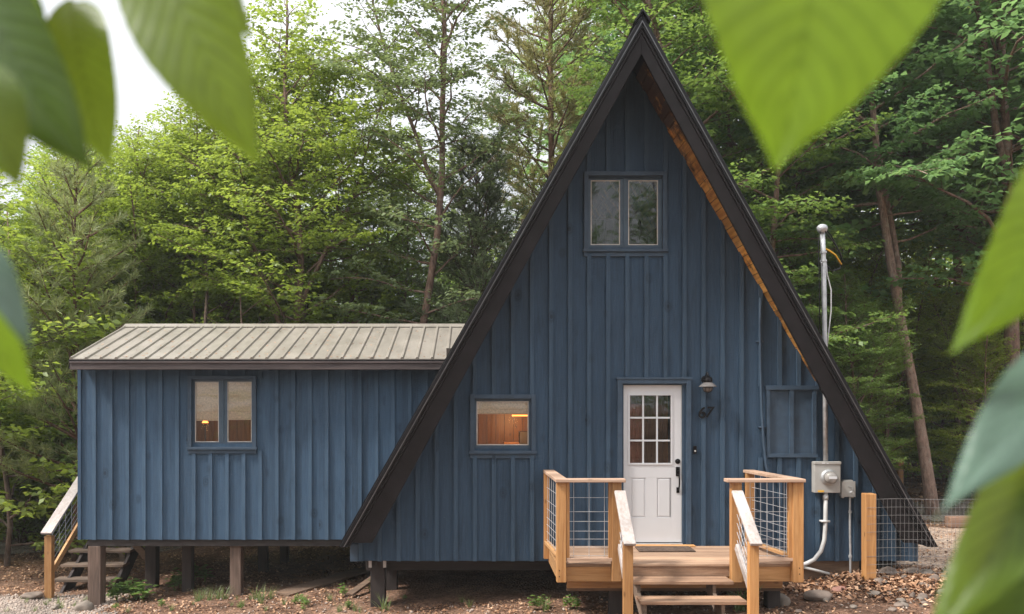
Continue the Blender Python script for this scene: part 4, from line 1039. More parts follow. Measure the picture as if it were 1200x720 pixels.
def reg_near(g, N):
    x = g.uniform(-9, 9, N); y = 9.0 + 9.5 * g.random(N) ** 1.3
    keep = ~((x < -5.4) & (y < 13.2) & (g.random(N) > .25)) & ~((x > 2.2) & (x < 6) & (y < 10.4) & (g.random(N) > .45))
    keep &= ~((x > 5.8) & (y > 11.2) & (y < 15.6) & (g.random(N) > .3))
    keep &= ~((x > -1.4) & (x < 5.6) & (y > 11.15))
    nz = np.sin(x * 2.1 + 1.7 * np.sin(y * 1.6)) * np.sin(y * 2.7 + 1.3 * np.sin(x * 1.9)) + .5 * np.sin(x * 6.3 + y * 2.2)
    keep &= g.random(N) < .30 + .55 * (nz > .15) + .2 * (nz > .7)
    return np.stack([x, y], -1)[keep]
scatter_quads('leaf_litter', 75000, reg_near, .042, M['litter'], 1, .6, .35, 'scattered brown fallen leaves over the bare ground round the cabin')
def reg_pile(g, N):
    return np.stack([g.normal(X(1050, 10.5), .42, N), g.normal(10.55, .28, N)], -1)
scatter_quads('dry_leaf_pile', 2300, reg_pile, .06, M['litter'], 2, .7, .35, 'heap of dry tan leaves round the fence post foot', 'leaf litter', .6, .022)
def reg_pile2(g, N):
    return np.stack([g.uniform(3.2, 6.4, N), g.normal(10.75, .12, N)], -1)
scatter_quads('dry_leaves', 900, reg_pile2, .07, M['litter'], 12, .8, .4, 'line of dry tan leaves along the cabin base right of the porch', 'leaf litter', .6, .012)
def reg_far(g, N):
    x = g.uniform(-20, 22, N); y = 18 + 20 * g.random(N)
    return np.stack([x, y], -1)
scatter_quads('forest_litter', 30000, reg_far, .09, M['litter'], 3, .5, .4, 'orange brown leaf litter on the forest floor behind the cabin')
gq = np.random.default_rng(9); Nq = 260; xq = gq.uniform(RX0 + .1, -.4, Nq); tq = gq.random(Nq) ** 1.5
yq = EY + .05 + (RYD - EY - .15) * tq; zq = eave_z + (ridge_z - eave_z) * (yq - EY) / (RYD - EY) + .006; aq = gq.random(Nq) * 6.28; Lq = .012 + .03 * gq.random(Nq)
cq = np.stack([xq, yq, zq], -1); dq = np.stack([np.cos(aq), np.sin(aq) * sl.y / sl.length, np.sin(aq) * sl.z / sl.length], -1) * Lq[:, None]; wq = np.stack([-np.sin(aq), np.cos(aq) * sl.y / sl.length, np.cos(aq) * sl.z / sl.length], -1) * (Lq * .25)[:, None]
Vq = np.stack([cq - dq, cq - wq, cq + dq, cq + wq], 1).reshape(-1, 3)
tag(link_mesh('roof_debris', np_mesh('roof_debris', Vq, np.arange(Nq * 4).reshape(-1, 4), M['litter'])), 'fallen needles and leaf bits lying on the annex metal roof', 'debris', None, 'stuff')
def reg_grav(g, N):
    x = g.uniform(-9, 9, N); y = 9.2 + 4 * g.random(N); k = ~((x > -1.4) & (x < 5.6) & (y > 11.1)); return np.stack([x, y], -1)[k]
def pebbles(name, N, region, seed, mat, label, size=.012):
    g = np.random.default_rng(seed); p = region(g, N); N = len(p); r = size * (.5 + g.random(N) ** 2 * 1.6)
    base = np.array([[1, 0, 0], [0, 1, 0], [-1, 0, 0], [0, -1, 0], [0, 0, .8], [0, 0, -.8]], float)
    fc = np.array([[0, 1, 4], [1, 2, 4], [2, 3, 4], [3, 0, 4], [1, 0, 5], [2, 1, 5], [3, 2, 5], [0, 3, 5]])
    c = np.stack([p[:, 0], p[:, 1], gz(p[:, 0], p[:, 1]) + .014], -1)
    a = g.random(N) * 6.28; ca, sa = np.cos(a), np.sin(a)
    sc = 1 + g.normal(0, .3, (N, 1, 3)); b = base[None] * sc * r[:, None, None]
    bx = b[..., 0] * ca[:, None] - b[..., 1] * sa[:, None]; by = b[..., 0] * sa[:, None] + b[..., 1] * ca[:, None]
    V = np.stack([bx, by, b[..., 2]], -1) + c[:, None]
    Fc = (fc[None] + (np.arange(N) * 6)[:, None, None]).reshape(-1, 3)
    o = link_mesh(name, np_mesh(name, V.reshape(-1, 3), Fc, mat)); return tag(o, label, 'gravel', None, 'stuff')
pebbles('loose_gravel', 3500, reg_grav, 4, M['pathstone'], 'small loose stones scattered over the soil in front of the cabin', .011)
def reg_grav2(g, N):
    x = g.uniform(-8.5, -5.2, N); y = 11.2 + 2 * g.random(N); return np.stack([x, y], -1)
pebbles('path_gravel', 7000, reg_grav2, 5, M['pathstone'], 'pale gravel covering the path at the lower left', .014)

# ------------------------------------------------------------------ small plants
def plant_mesh(seed, kind):
    g = random.Random(seed); V = []; Fq = []
    def quad(b, d, s, L, W, droop=.25):
        up = Vector((0, 0, 1)); k = len(V)
        m1 = b + d * L * .5; t = b + d * L - up * L * droop
        V.extend([b, m1 - s * W / 2 + up * L * .04, t, m1 + s * W / 2 + up * L * .04]); Fq.append((k, k + 1, k + 2, k + 3))
    if kind == 'grass':
        for i in range(26):
            a = g.uniform(0, 6.28); r = g.uniform(0, .05); b = Vector((r * math.cos(a), r * math.sin(a), -.02)); a2 = g.uniform(0, 6.28)
            lean = g.uniform(.15, .75); h = g.uniform(.12, .30); d = Vector((math.cos(a2) * lean, math.sin(a2) * lean, 1)).normalized()
            s = Vector((-math.sin(a2), math.cos(a2), 0)); p0 = b; w = .006
            for j in range(4):
                dd = (d + Vector((math.cos(a2), math.sin(a2), -.6)) * (j * .22 * lean)).normalized(); p1 = p0 + dd * h / 4; w1 = w * (1 - j * .25 / 1.1)
                w2 = w * (1 - (j + 1) * .24); k = len(V); V.extend([p0 - s * w1, p0 + s * w1, p1 + s * w2, p1 - s * w2]); Fq.append((k, k + 1, k + 2, k + 3)); p0 = p1
    else:
        for i in range(7):
            a = g.uniform(0, 6.28); h = g.uniform(.10, .24); lean = g.uniform(.1, .6)
            d = Vector((math.cos(a) * lean, math.sin(a) * lean, 1)).normalized()
            k = len(V); s = Vector((-math.sin(a), math.cos(a), 0)) * .002; p1 = d * h; V.extend([-s, s, p1 + s, p1 - s]); Fq.append((k, k + 1, k + 2, k + 3))
            for j in range(5):
                a2 = a + j * 2.4; hh = h * (.5 + .12 * j); q = d * hh; dd = Vector((math.cos(a2), math.sin(a2), .25)).normalized()
                quad(q, dd, Vector((-math.sin(a2), math.cos(a2), 0)), g.uniform(.06, .10), g.uniform(.035, .055))
    return np_mesh('plant', [tuple(v) for v in V], Fq, M['grass' if kind == 'grass' else 'fern'])
pm = {('grass', i): plant_mesh(i, 'grass') for i in range(3)}; pm.update({('weed', i): plant_mesh(10 + i, 'weed') for i in range(3)})
def put_plant(kind, i, px, py, sc, label, group=None):
    h = CZ
    # walk the pixel ray to the ground
    Y = 8.5
    while Y < 30 and CZ - (py - HY) / F * Y > gzf(X(px, Y), Y): Y += .05
    o = link_mesh('grass_tuft' if kind == 'grass' else 'weed_plant', pm[(kind, i % 3)]); o.location = (X(px, Y), Y, gzf(X(px, Y), Y)); o.scale = (sc,) * 3; o.rotation_euler = (0, 0, random.uniform(0, 6))
    return tag(o, label, 'grass' if kind == 'grass' else 'weed', group)
rnd = random.Random(11)
for k, (px, py) in enumerate([(236, 703), (246, 704), (256, 702), (263, 703), (232, 705), (300, 703), (308, 704), (318, 702)]):
    put_plant('grass', k, px, py, 1.0, 'bright grass tuft standing beside the pale annex post', 'grass tufts by the pale annex post')
for k, (px, py) in enumerate([(142, 704), (152, 702), (160, 704), (137, 706), (168, 706)]):
    put_plant('weed', k, px, py, 1.6, 'leafy green weed growing between the first two annex posts', 'weeds between the annex posts')
for k, (px, py) in enumerate([(211, 690), (228, 682), (240, 684), (205, 694)]): put_plant('weed', k, px, py, 1.5, 'leafy weed in the shade behind the annex posts', 'weeds behind the annex posts')
for k, (px, py) in enumerate([(627, 716), (636, 714), (668, 714), (676, 716)]): put_plant('weed', k, px, py, .9, 'small weed sprouting on the bare soil left of the porch', 'weeds left of the porch')
put_plant('grass', 1, 640, 717, 1.1, 'thin grass tuft among the weeds left of the porch')
put_plant('grass', 2, 450, 717, 1.2, 'grass tuft at the foot of the dark cabin corner post')
put_plant('grass', 0, 866, 716, 2.2, 'long drooping grass growing beside the right stair rail')
put_plant('weed', 0, 402, 700, .9, 'little bright weed near the slanted board under the annex')
put_plant('weed', 1, 433, 694, .9, 'little bright weed left of the dark cabin corner post')
for k in range(34):
    px = rnd.choice([rnd.uniform(120, 560), rnd.uniform(100, 430)]); py = rnd.uniform(703, 719)
    put_plant(rnd.choice(['grass', 'weed', 'grass']), k, px, py, rnd.uniform(.35, .7), 'tiny sprout on the littered soil in front of the buildings', 'tiny sprouts on the soil')
for k in range(12): put_plant('grass', k, rnd.uniform(5, 110), rnd.uniform(700, 719), rnd.uniform(.4, .8), 'small grass tuft at the edge of the pale gravel path', 'grass tufts by the gravel path')

# ------------------------------------------------------------------ trees
def leaves_np(B, D, Nn, L, W, rng):
    """diamond leaves folded on the midrib. B base, D direction, Nn normal"""
    D = D / np.linalg.norm(D, axis=1)[:, None]; Sd = np.cross(D, Nn); Sd /= (np.linalg.norm(Sd, axis=1)[:, None] + 1e-9)
    Up = np.cross(Sd, D)
    l = L[:, None]; w = W[:, None]
    V = np.stack([B, B + D * l * .48 - Sd * w / 2 + Up * w * .12, B + D * l - Up * l * .12, B + D * l * .48 + Sd * w / 2 + Up * w * .12], 1)
    return V.reshape(-1, 3)
def tree_data(seed, H, base, spread, nl, leaf=.085, r0=.12, lean=(0, 0), dens=1.0, elev=(55, 5), bend=.5, top=.35, twigs=5, sub_step=.34, wob=.10, lp=9, flat=.55, leaders=3, aspect=.6):
    g = random.Random(seed); rng = np.random.default_rng(seed)
    tk = MB(); n = 12; pts = []; ax, ay = 0, 0; vx, vy = 0, 0
    for i in range(n + 1):
        t = i / n; vx += g.gauss(0, wob) * .6; vy += g.gauss(0, wob) * .6; vx *= .8; vy *= .8; ax += vx; ay += vy
        pts.append(Vector((lean[0] * t * H + ax, lean[1] * t * H + ay, -.3 + (H * .96 + .3) * t)))
    rad = [r0 * (1.22 if i == 0 else 1) * (1 - .88 * (i / n)) + .008 for i in range(n + 1)]
    tk.tube(pts, rad, 9)
    stems_ = [(pts, rad, base, 1.0)]
    for q in range(leaders):
        t0 = base * .7 + (.62 - base * .7) * (q + g.random()) / max(1, leaders); f = t0 * n; i0 = min(int(f), n - 1)
        b = pts[i0].lerp(pts[i0 + 1], f - i0); r = rad[i0] * .62; az = q * 2.4 + g.uniform(-.6, .6); Lz = H * (1 - t0) * g.uniform(.72, .95)
        e = R(g.uniform(58, 72)); d = Vector((math.cos(az) * math.cos(e), math.sin(az) * math.cos(e), math.sin(e))); lp2 = [b]; m2 = 8; p = b
        for k in range(m2):
            d = (d + Vector((g.gauss(0, .09), g.gauss(0, .09), .06))).normalized(); p = p + d * Lz / m2; lp2.append(p)
        rr = [r * (1 - .88 * k / m2) + .006 for k in range(m2 + 1)]; tk.tube(lp2, rr, 7, False); stems_.append((lp2, rr, .18, .72))
    TB, TD, TL = [], [], []
    per = [nl] + [int(nl * .5)] * leaders
    for (sp_, sr_, sb_, ssc), cnt in zip(stems_, per):
        ns_ = len(sp_) - 1
        for k in range(cnt):
            u = (k + g.random() * .8) / cnt; t = sb_ + (0.985 - sb_) * u
            f = t * ns_; i = min(int(f), ns_ - 1); p = sp_[i].lerp(sp_[i + 1], f - i); r = sr_[i] + (sr_[i + 1] - sr_[i]) * (f - i)
            az = k * 2.399 + g.uniform(-.5, .5)
            prof = math.sin(math.pi * min(1, (u * .8 + .22))) ** .7 * (1 - .45 * u) + top * u * .4
            L = spread * ssc * prof * g.uniform(.65, 1.15)
            e = R(elev[1] + (elev[0] - elev[1]) * u + g.uniform(-12, 12))
            d = Vector((math.cos(az) * math.cos(e), math.sin(az) * math.cos(e), math.sin(e)))
            lp_ = [p]; ns = 6; q = p; dd = d.copy()
            for j in range(ns):
                dd = (dd + Vector((g.gauss(0, .16), g.gauss(0, .16), (-.10 if j > 2 else .03) * bend + g.gauss(0, .08)))).normalized(); q = q + dd * L / ns; lp_.append(q)
            rr = min(r * .5, .008 + L * .010)
            tk.tube(lp_, [rr * (1 - .85 * j / ns) + .002 for j in range(ns + 1)], 5, False)
            s = .15 * L; side = 1
            while s < L:
                f = s / L * ns; i = min(int(f), ns - 1); b = lp_[i].lerp(lp_[i + 1], f - i); fw = (lp_[i + 1] - lp_[i]).normalized()
                sd = fw.cross(Vector((0, 0, 1)))
                if sd.length < .2: sd = Vector((1, 0, 0))
                sd.normalize(); side = -side
                bl = (L - s) * .55 + .40; bl *= g.uniform(.6, 1.1)
                bd = (fw * .75 + sd * side * .85 + Vector((0, 0, g.uniform(-.12, .25)))).normalized(); e2 = b + bd * bl
                tk.tube([b, b.lerp(e2, .5) + Vector((0, 0, .03)), e2], [.005 + .003 * bl, .004, .002], 3, False)
                nt_ = max(2, int(twigs * bl * 1.3 * dens))
                for w in range(nt_):
                    ff = (w + .5) / nt_; tb = b.lerp(e2, ff * .95 + .05); sg = 1 if w % 2 else -1
                    sx = bd.cross(Vector((0, 0, 1))); sx = sx.normalized() if sx.length > .05 else Vector((1, 0, 0))
                    td = (bd * .8 + sx * sg * g.uniform(.5, 1.0) + Vector((0, 0, g.uniform(-.35, .2)))).normalized()
                    TB.append(tb); TD.append(td); TL.append(g.uniform(.25, .55))
                s += sub_step * g.uniform(.7, 1.3)
            TB.append(lp_[-1]); TD.append(dd); TL.append(.4)
    TB = np.array(TB); TD = np.array(TD); TL = np.array(TL); m = len(TB)
    # leaves along twigs, alternate, near-flat sprays
    j = np.arange(lp); fr = (j + .6) / lp
    B = TB[:, None] + TD[:, None] * (TL[:, None] * fr[None])[..., None]
    sgn = np.where(j % 2 == 0, 1.0, -1.0)
    up = np.array([0, 0, 1.0]); sd = np.cross(TD, up); sd /= np.linalg.norm(sd, axis=1)[:, None] + 1e-9
    Dl = TD[:, None] * .6 + sd[:, None] * sgn[None, :, None] * .9 + rng.normal(0, .28, (m, lp, 3)); Dl[..., 2] -= .22
    Nn = up[None, None] * flat * 2 + rng.normal(0, .45, (m, lp, 3))
    B = B.reshape(-1, 3) + rng.normal(0, .02, (m * lp, 3)); Dl = Dl.reshape(-1, 3); Nn = Nn.reshape(-1, 3)
    L_ = leaf * (.6 + .7 * rng.random(len(B))); V = leaves_np(B, Dl, Nn, L_, L_ * aspect, rng)
    return tk, V
def pine_data(seed, H, base, spread, whorls, per=5, needle=.11, r0=.09, tuft_step=.16, elev=18, nn=9, droop=.3, wid=.0055, topper=.15, fill=1.0, lean=(0, 0)):
    g = random.Random(seed); rng = np.random.default_rng(seed); tk = MB(); n = 10
    pts = [Vector((math.sin(i * .9 + seed) * .05 + lean[0] * H * i / n, math.cos(i * .7 + seed) * .04 + lean[1] * H * i / n, -.3 + (H + .3) * i / n)) for i in range(n + 1)]
    tk.tube(pts, [r0 * (1 - .92 * i / n) + .006 for i in range(n + 1)], 9)
    def tpt(t):
        f = min(t, .999) * n; i = int(f); return pts[i].lerp(pts[i + 1], f - i)
    TB, TD = [], []
    for w in range(whorls):
        t = base + (.985 - base) * (w / (whorls - 1)); u = w / (whorls - 1)
        for k in range(per):
            az = k * 6.283 / per + w * 1.1 + g.uniform(-.3, .3); L = spread * ((1 - u) ** .75 * (1 - topper) + topper) * g.uniform(.7, 1.15)
            e = R(elev + 30 * u + g.uniform(-10, 10)); d = Vector((math.cos(az) * math.cos(e), math.sin(az) * math.cos(e), math.sin(e)))
            b = tpt(t + g.uniform(-.01, .01)); ns = 5; lp_ = [b]; dd = d.copy(); q = b
            for j in range(ns): dd = (dd + Vector((g.gauss(0, .1), g.gauss(0, .1), .07 - droop * .12 * j / ns))).normalized(); q = q + dd * L / ns; lp_.append(q)
            tk.tube(lp_, [(.010 + .010 * L) * (1 - .85 * j / ns) + .002 for j in range(ns + 1)], 4, False)
            s = .25 * L; side = 1
            while s < L:
                f = s / L * ns; i = min(int(f), ns - 1); bb = lp_[i].lerp(lp_[i + 1], f - i); fw = (lp_[i + 1] - lp_[i]).normalized()
                sd = fw.cross(Vector((0, 0, 1))); sd = sd.normalized() if sd.length > .1 else Vector((1, 0, 0)); side = -side
                bl = ((L - s) * .5 + .18) * g.uniform(.6, 1.1); bd = (fw * .8 + sd * side * .8 + Vector((0, 0, g.uniform(-.05, .35)))).normalized()
                tk.tube([bb, bb + bd * bl], [.006, .002], 3, False)
                c = .25
                while c <= 1.0:
                    TB.append(bb + bd * bl * c); TD.append((bd + Vector((g.gauss(0, .3), g.gauss(0, .3), g.uniform(0, .5)))).normalized()); c += max(.1, tuft_step / bl) / fill
                s += .2 * g.uniform(.7, 1.2)
            TB.append(lp_[-1]); TD.append(dd)
    TB = np.array(TB); TD = np.array(TD); m = len(TB)
    Dn = TD[:, None] * 1.0 + rng.normal(0, .62, (m, nn, 3)); Dn /= np.linalg.norm(Dn, axis=2)[..., None]
    B = np.repeat(TB[:, None], nn, 1) - TD[:, None] * (rng.random((m, nn, 1)) * .10)
    L = needle * (.7 + .6 * rng.random((m, nn, 1)))
    Sd = np.cross(Dn, rng.normal(0, 1, (m, nn, 3))); Sd /= np.linalg.norm(Sd, axis=2)[..., None] + 1e-9
    V = np.stack([B - Sd * wid, B + Sd * wid, B + Dn * L + Sd * wid * .3, B + Dn * L - Sd * wid * .3], 2).reshape(-1, 3)
    return tk, V
VARS = {}
def make_variant(key, data, bark, leafm):
    tk, V = data
    me1 = bpy.data.meshes.new('trunk'); me1.from_pydata(tk.v, [], tk.f); me1.update(); me1.materials.append(M[bark])
    me1.polygons.foreach_set('use_smooth', [True] * len(me1.polygons))
    me2 = np_mesh('crown', V, np.arange(len(V)).reshape(-1, 4), M[leafm]); VARS[key] = (me1, me2)
make_variant('beechA', tree_data(1, 12.5, .14, 3.2, 46, .105, .11, dens=1.5, lp=11, sub_step=.30, wob=.16, leaders=4), 'bark_red', 'lf_bright')
make_variant('beechB', tree_data(2, 14.5, .18, 3.2, 46, .105, .13, dens=1.5, lp=11, sub_step=.32, wob=.22, leaders=4), 'bark_red', 'lf_mid')
make_variant('forestA', tree_data(3, 16, .26, 3.5, 46, .115, .14, dens=1.1, lp=11, sub_step=.38, wob=.18, leaders=3), 'bark_red', 'lf_dark')
make_variant('forestB', tree_data(4, 15, .10, 3.2, 50, .115, .11, dens=1.15, lp=11, sub_step=.36, elev=(60, 0), wob=.2, leaders=3), 'bark_dark', 'lf_dark')
make_variant('tallthin', tree_data(5, 15.5, .28, 2.5, 44, .10, .10, dens=1.5, lp=11, wob=.16, elev=(65, 15), leaders=2), 'bark_red', 'lf_pale')
make_variant('sapling', tree_data(6, 4.6, .10, 1.5, 24, .095, .03, dens=1.5, wob=.06, twigs=6, sub_step=.22, leaders=1, lp=10), 'bark_dark', 'lf_mid')
make_variant('bushy', tree_data(7, 3.0, .04, 1.4, 26, .095, .025, dens=1.5, wob=.06, twigs=6, sub_step=.2, elev=(60, 30), leaders=2, lp=10), 'bark_dark', 'lf_mid')
make_variant('maple', tree_data(8, 15.5, .28, 3.9, 40, .15, .15, dens=1.0, wob=.08, elev=(50, 5), lp=10, bend=.9, leaders=2, aspect=.8), 'bark_red', 'lf_dark')
make_variant('mapletall', tree_data(18, 15.5, .46, 3.6, 34, .14, .13, dens=1.0, wob=.07, elev=(50, 0), lp=10, bend=1.0, leaders=1, aspect=.75), 'bark_pale', 'lf_dark')
make_variant('youngpine', pine_data(11, 8.2, .18, 2.3, 14, 5, .16, .055, .12, 14, 15, wid=.008, fill=1.3), 'bark_pine', 'nd_green')
make_variant('tallpine', pine_data(12, 15.5, .26, 3.0, 20, 5, .18, .15, .13, 12, 15, wid=.010, topper=.35, fill=1.3), 'bark_pine', 'nd_yellow')
make_variant('darkpine', pine_data(13, 9.5, .05, 3.0, 20, 6, .18, .09, .13, 12, 14, wid=.010, fill=1.2, topper=.4), 'bark_dark', 'nd_dark')
import sys
print('LEAVES', {k: len(v[1].polygons) for k, v in VARS.items()}, file=sys.stderr)
COUNT = [0]
def put_tree(key, x, y, sc, rot, label, name='forest_tree', cat='tree', group=None, leaf=None, bark=None, sz=None, tilt=(0, 0)):
    me1, me2 = VARS[key]; e_ = thing(name, label, cat, (x, y, gzf(x, y)), group)
    e_.scale = (sc, sc, sz or sc); e_.rotation_euler = (tilt[0], tilt[1], rot)
    for nm, me in (('trunk', me1), ('crown', me2)):
        o = bpy.data.objects.new(nm, me); C.objects.link(o); o.parent = e_
        mm = bark if nm == 'trunk' else leaf
        if mm:
            o.material_slots[0].link = 'OBJECT'; o.material_slots[0].material = M[mm]
    return e_
def tp(key, px, Y, sc, rot, label, **k): return put_tree(key, X(px, Y), Y, sc, rot, label, **k)
# trees one can tell apart
tp('youngpine', 90, 16.2, 1.0, .4, 'young pine with thin reddish trunk and soft needles left of the annex', name='pine_tree', cat='pine')
tp('beechA', 345, 18.3, .98, 1.0, 'bright yellow-green beech with many layered branches above the middle of the annex roof', name='beech_tree')
tp('beechA', 255, 19.6, .86, 2.5, 'bright green beech just left of the big layered beech behind the annex', name='beech_tree')
tp('tallthin', 480, 18.8, 1.0, .3, 'tall thin tree with sparse airy foliage against the sky left of the roof peak', name='slender_tree')
tp('beechB', 415, 20.8, .86, 4.0, 'green beech with reddish trunk behind the right half of the annex roof', name='beech_tree', leaf='lf_bright')
tp('tallpine', 645, 21.5, 1.0, 1.2, 'tall yellowish pine rising left of the cabin roof peak', name='pine_tree', cat='pine')
tp('darkpine', 560, 18.2, .82, 2.0, 'dense dark pine between the annex roof and the cabin roof', name='pine_tree', cat='pine')
tp('beechB', 858, 18.2, 1.0, 5.0, 'leafy tree just right of the cabin roof peak', name='beech_tree', leaf='lf_mid')
tp('mapletall', 1094, 17.0, .9, 0.0, 'tall leaning maple with pinkish-brown trunk right of the mast', name='maple_tree', tilt=(0, R(-6.5)))
tp('maple', 1199, 16.5, 1.08, .3, 'thick-trunked maple at the right edge of the photo', name='maple_tree')
tp('forestA', 958, 20.5, .95, 1.0, 'reddish straight tree seen behind the service mast', name='forest_tree')
tp('beechB', 20, 18.6, .70, 2.9, 'green tree at the far left edge behind the leaves', name='beech_tree', leaf='lf_bright')
tp('beechA', 205, 19.8, .82, 4.2, 'rounded light green beech reaching highest between the young pine and the roof', name='beech_tree')
tp('beechA', 150, 20.5, .80, 5.2, 'light green beech between the young pine and the annex roof', name='beech_tree')
tp('sapling', 8, 15.8, 1.5, .5, 'slim young tree with bare lower stem at the far left in front of the woods', name='sapling', cat='sapling', leaf='lf_bright')
tp('bushy', -30, 16.8, 1.15, 2.5, 'low bright bush at the left edge behind the side stair', name='bush', cat='bush', leaf='lf_bright')
tp('bushy', 55, 18.2, 1.0, 1.5, 'low green bush just behind the side stair handrail', name='bush', cat='bush', leaf='lf_mid')
for px, Y, k_, sc, rz_, lf, lab in ((996, 16.6, 'beechA', .40, .7, 'lf_mid', 'small layered tree low behind the service mast'), (1040, 18.6, 'beechA', .50, 3.1, 'lf_bright', 'small layered tree left of the leaning maple trunk'),
                            (1140, 17.8, 'beechA', .44, 4.4, 'lf_bright', 'small layered tree right of the leaning maple trunk'), (1185, 21.5, 'beechB', .55, 1.9, 'lf_bright', 'small leafy tree behind the thick trunk at the right edge'),
                            (930, 20.0, 'beechA', .62, 5.3, 'lf_mid', 'layered tree rising just behind the right roof slope'), (45, 20.5, 'beechA', .45, 2.0, 'lf_bright', 'small bright tree low in the left woods beside the young pine'),
                            (440, 20.5, 'beechA', .5, 1.2, 'lf_mid', 'small leafy tree just above the right end of the annex roof'), (200, 21.0, 'beechA', .48, 0.2, 'lf_mid', 'small leafy tree just above the left end of the annex roof')):
    tp(k_, px, Y, sc, rz_, lab, name='understorey_tree', leaf=lf)
rnd = random.Random(21)
def rows(Y, pxs, keys, leafs, label, group, smin, smax, name='forest_tree', barks=('bark_red', 'bark_dark')):
    for px in pxs:
        k = rnd.choice(keys); yy = Y + rnd.uniform(-1.2, 1.2)
        tp(k, px + rnd.uniform(-18, 18), yy, rnd.uniform(smin, smax), rnd.uniform(0, 6.28), label, name=name, group=group, leaf=rnd.choice(leafs), bark=rnd.choice(barks), tilt=(R(rnd.uniform(-3, 3)), R(rnd.uniform(-3, 3))))
fk = ['forestA', 'forestB', 'beechB']
rows(23.5, [-60, 60, 190, 300, 420], fk, ['lf_mid', 'lf_bright'], 'green forest tree in the rows behind the annex and left side', 'forest trees behind the annex', .62, .80)
rows(28, [-40, 100, 250, 400], fk, ['lf_mid', 'lf_dark'], 'green forest tree in the rows behind the annex and left side', 'forest trees behind the annex', .62, .85)
rows(31, [20, 190, 330], fk, ['lf_mid', 'lf_dark'], 'green forest tree in the rows behind the annex and left side', 'forest trees behind the annex', .70, .9)
rows(25, [520, 590], ['forestB', 'beechB'], ['lf_mid'], 'forest tree far behind the gap between annex and roof peak', 'forest trees behind the gap', .50, .6)
rows(30, [500, 620], ['forestB', 'beechB'], ['lf_mid', 'lf_pale'], 'forest tree far behind the gap between annex and roof peak', 'forest trees behind the gap', .60, .72)
rows(19.5, [880, 1150, 1290], ['forestA', 'maple'], ['lf_dark', 'lf_mid'], 'dark green forest tree in the woods right of the cabin', 'forest trees right of the cabin', .92, 1.1)
rows(23, [770, 880, 1040, 1180], ['forestA', 'maple', 'mapletall'], ['lf_dark', 'lf_mid'], 'dark green forest tree in the woods right of the cabin', 'forest trees right of the cabin', .92, 1.15)
rows(27, [790, 940, 1100, 1240], ['forestA', 'beechB', 'mapletall'], ['lf_dark', 'lf_mid'], 'dark green forest tree in the woods right of the cabin', 'forest trees right of the cabin', .95, 1.2)
rows(30, [860, 1020, 1170], ['forestA', 'beechB'], ['lf_dark'], 'dark green forest tree in the woods right of the cabin', 'forest trees right of the cabin', .9, 1.1)
# understorey
for px, Y in ((-30, 18.5), (5, 19.2), (45, 18.8), (68, 19.0), (140, 18.6), (190, 19.2), (270, 18.8), (320, 19.6), (380, 19), (450, 18.8), (25, 18.0), (60, 19.6), (115, 17.8), (10, 21), (75, 22), (170, 21.5), (235, 20.5), (300, 22), (360, 21), (430, 20), (480, 22), (530, 20.5)):
    k = rnd.choice(['sapling', 'bushy']); tp(k, px, Y, rnd.uniform(.8, 1.25), rnd.uniform(0, 6), 'leafy young sapling in the undergrowth behind and left of the annex', name='sapling', cat='sapling', group='saplings behind the annex', leaf=rnd.choice(['lf_mid', 'lf_bright']))
for px, Y in ((960, 22.5), (1010, 24), (1050, 23), (1075, 25), (1110, 23.5), (1150, 24), (1190, 22.5), (1230, 23), (985, 26), (1130, 27), (1030, 28), (1095, 29)):
    k = rnd.choice(['sapling', 'bushy']); tp(k, px, Y, rnd.uniform(.8, 1.5), rnd.uniform(0, 6), 'leafy young sapling in the undergrowth behind the distant fence', name='sapling', cat='sapling', group='saplings behind the distant fence', leaf=rnd.choice(['lf_mid', 'lf_bright']))
# slim bare stems in the wood
def stems(pxs, Y0, Y1, label, group):
    for px in pxs:
        Y = rnd.uniform(Y0, Y1); x = X(px, Y); h = rnd.uniform(4, 8); g0 = gzf(x, Y); m = MB(); r_ = rnd.uniform(.025, .07); lx_ = rnd.uniform(-.4, .4)
        m.tube([(x, Y, g0 - .1), (x + lx_ * .3 + rnd.uniform(-.1, .1), Y, g0 + h * .35), (x + lx_ * .7, Y, g0 + h * .7), (x + lx_, Y, g0 + h)], [r_ * 1.1, r_, r_ * .7, r_ * .3], 6)
        for b in range(4):
            z_ = h * rnd.uniform(.25, .9); f = z_ / h; a = rnd.uniform(0, 6.28); q = Vector((x + lx_ * f, Y, g0 + z_)); ln = rnd.uniform(.4, 1.1)
            m.tube([q, q + Vector((math.cos(a) * ln, math.sin(a) * ln, ln * .6))], [r_ * .35, .004], 4)
        tag(m.build('bare_stem', M[rnd.choice(['bark_red', 'bark_dark'])], None, smooth=True, origin=(x, Y, g0)), label, 'tree stem', group)
stems([rnd.uniform(0, 80) for _ in range(7)] + [rnd.uniform(100, 400) for _ in range(34)], 17, 26, 'slim bare stem standing in the wood behind the annex', 'bare stems behind the annex')
stems([rnd.uniform(950, 1240) for _ in range(52)], 20, 31, 'slim bare stem standing in the wood on the right', 'bare stems on the right')
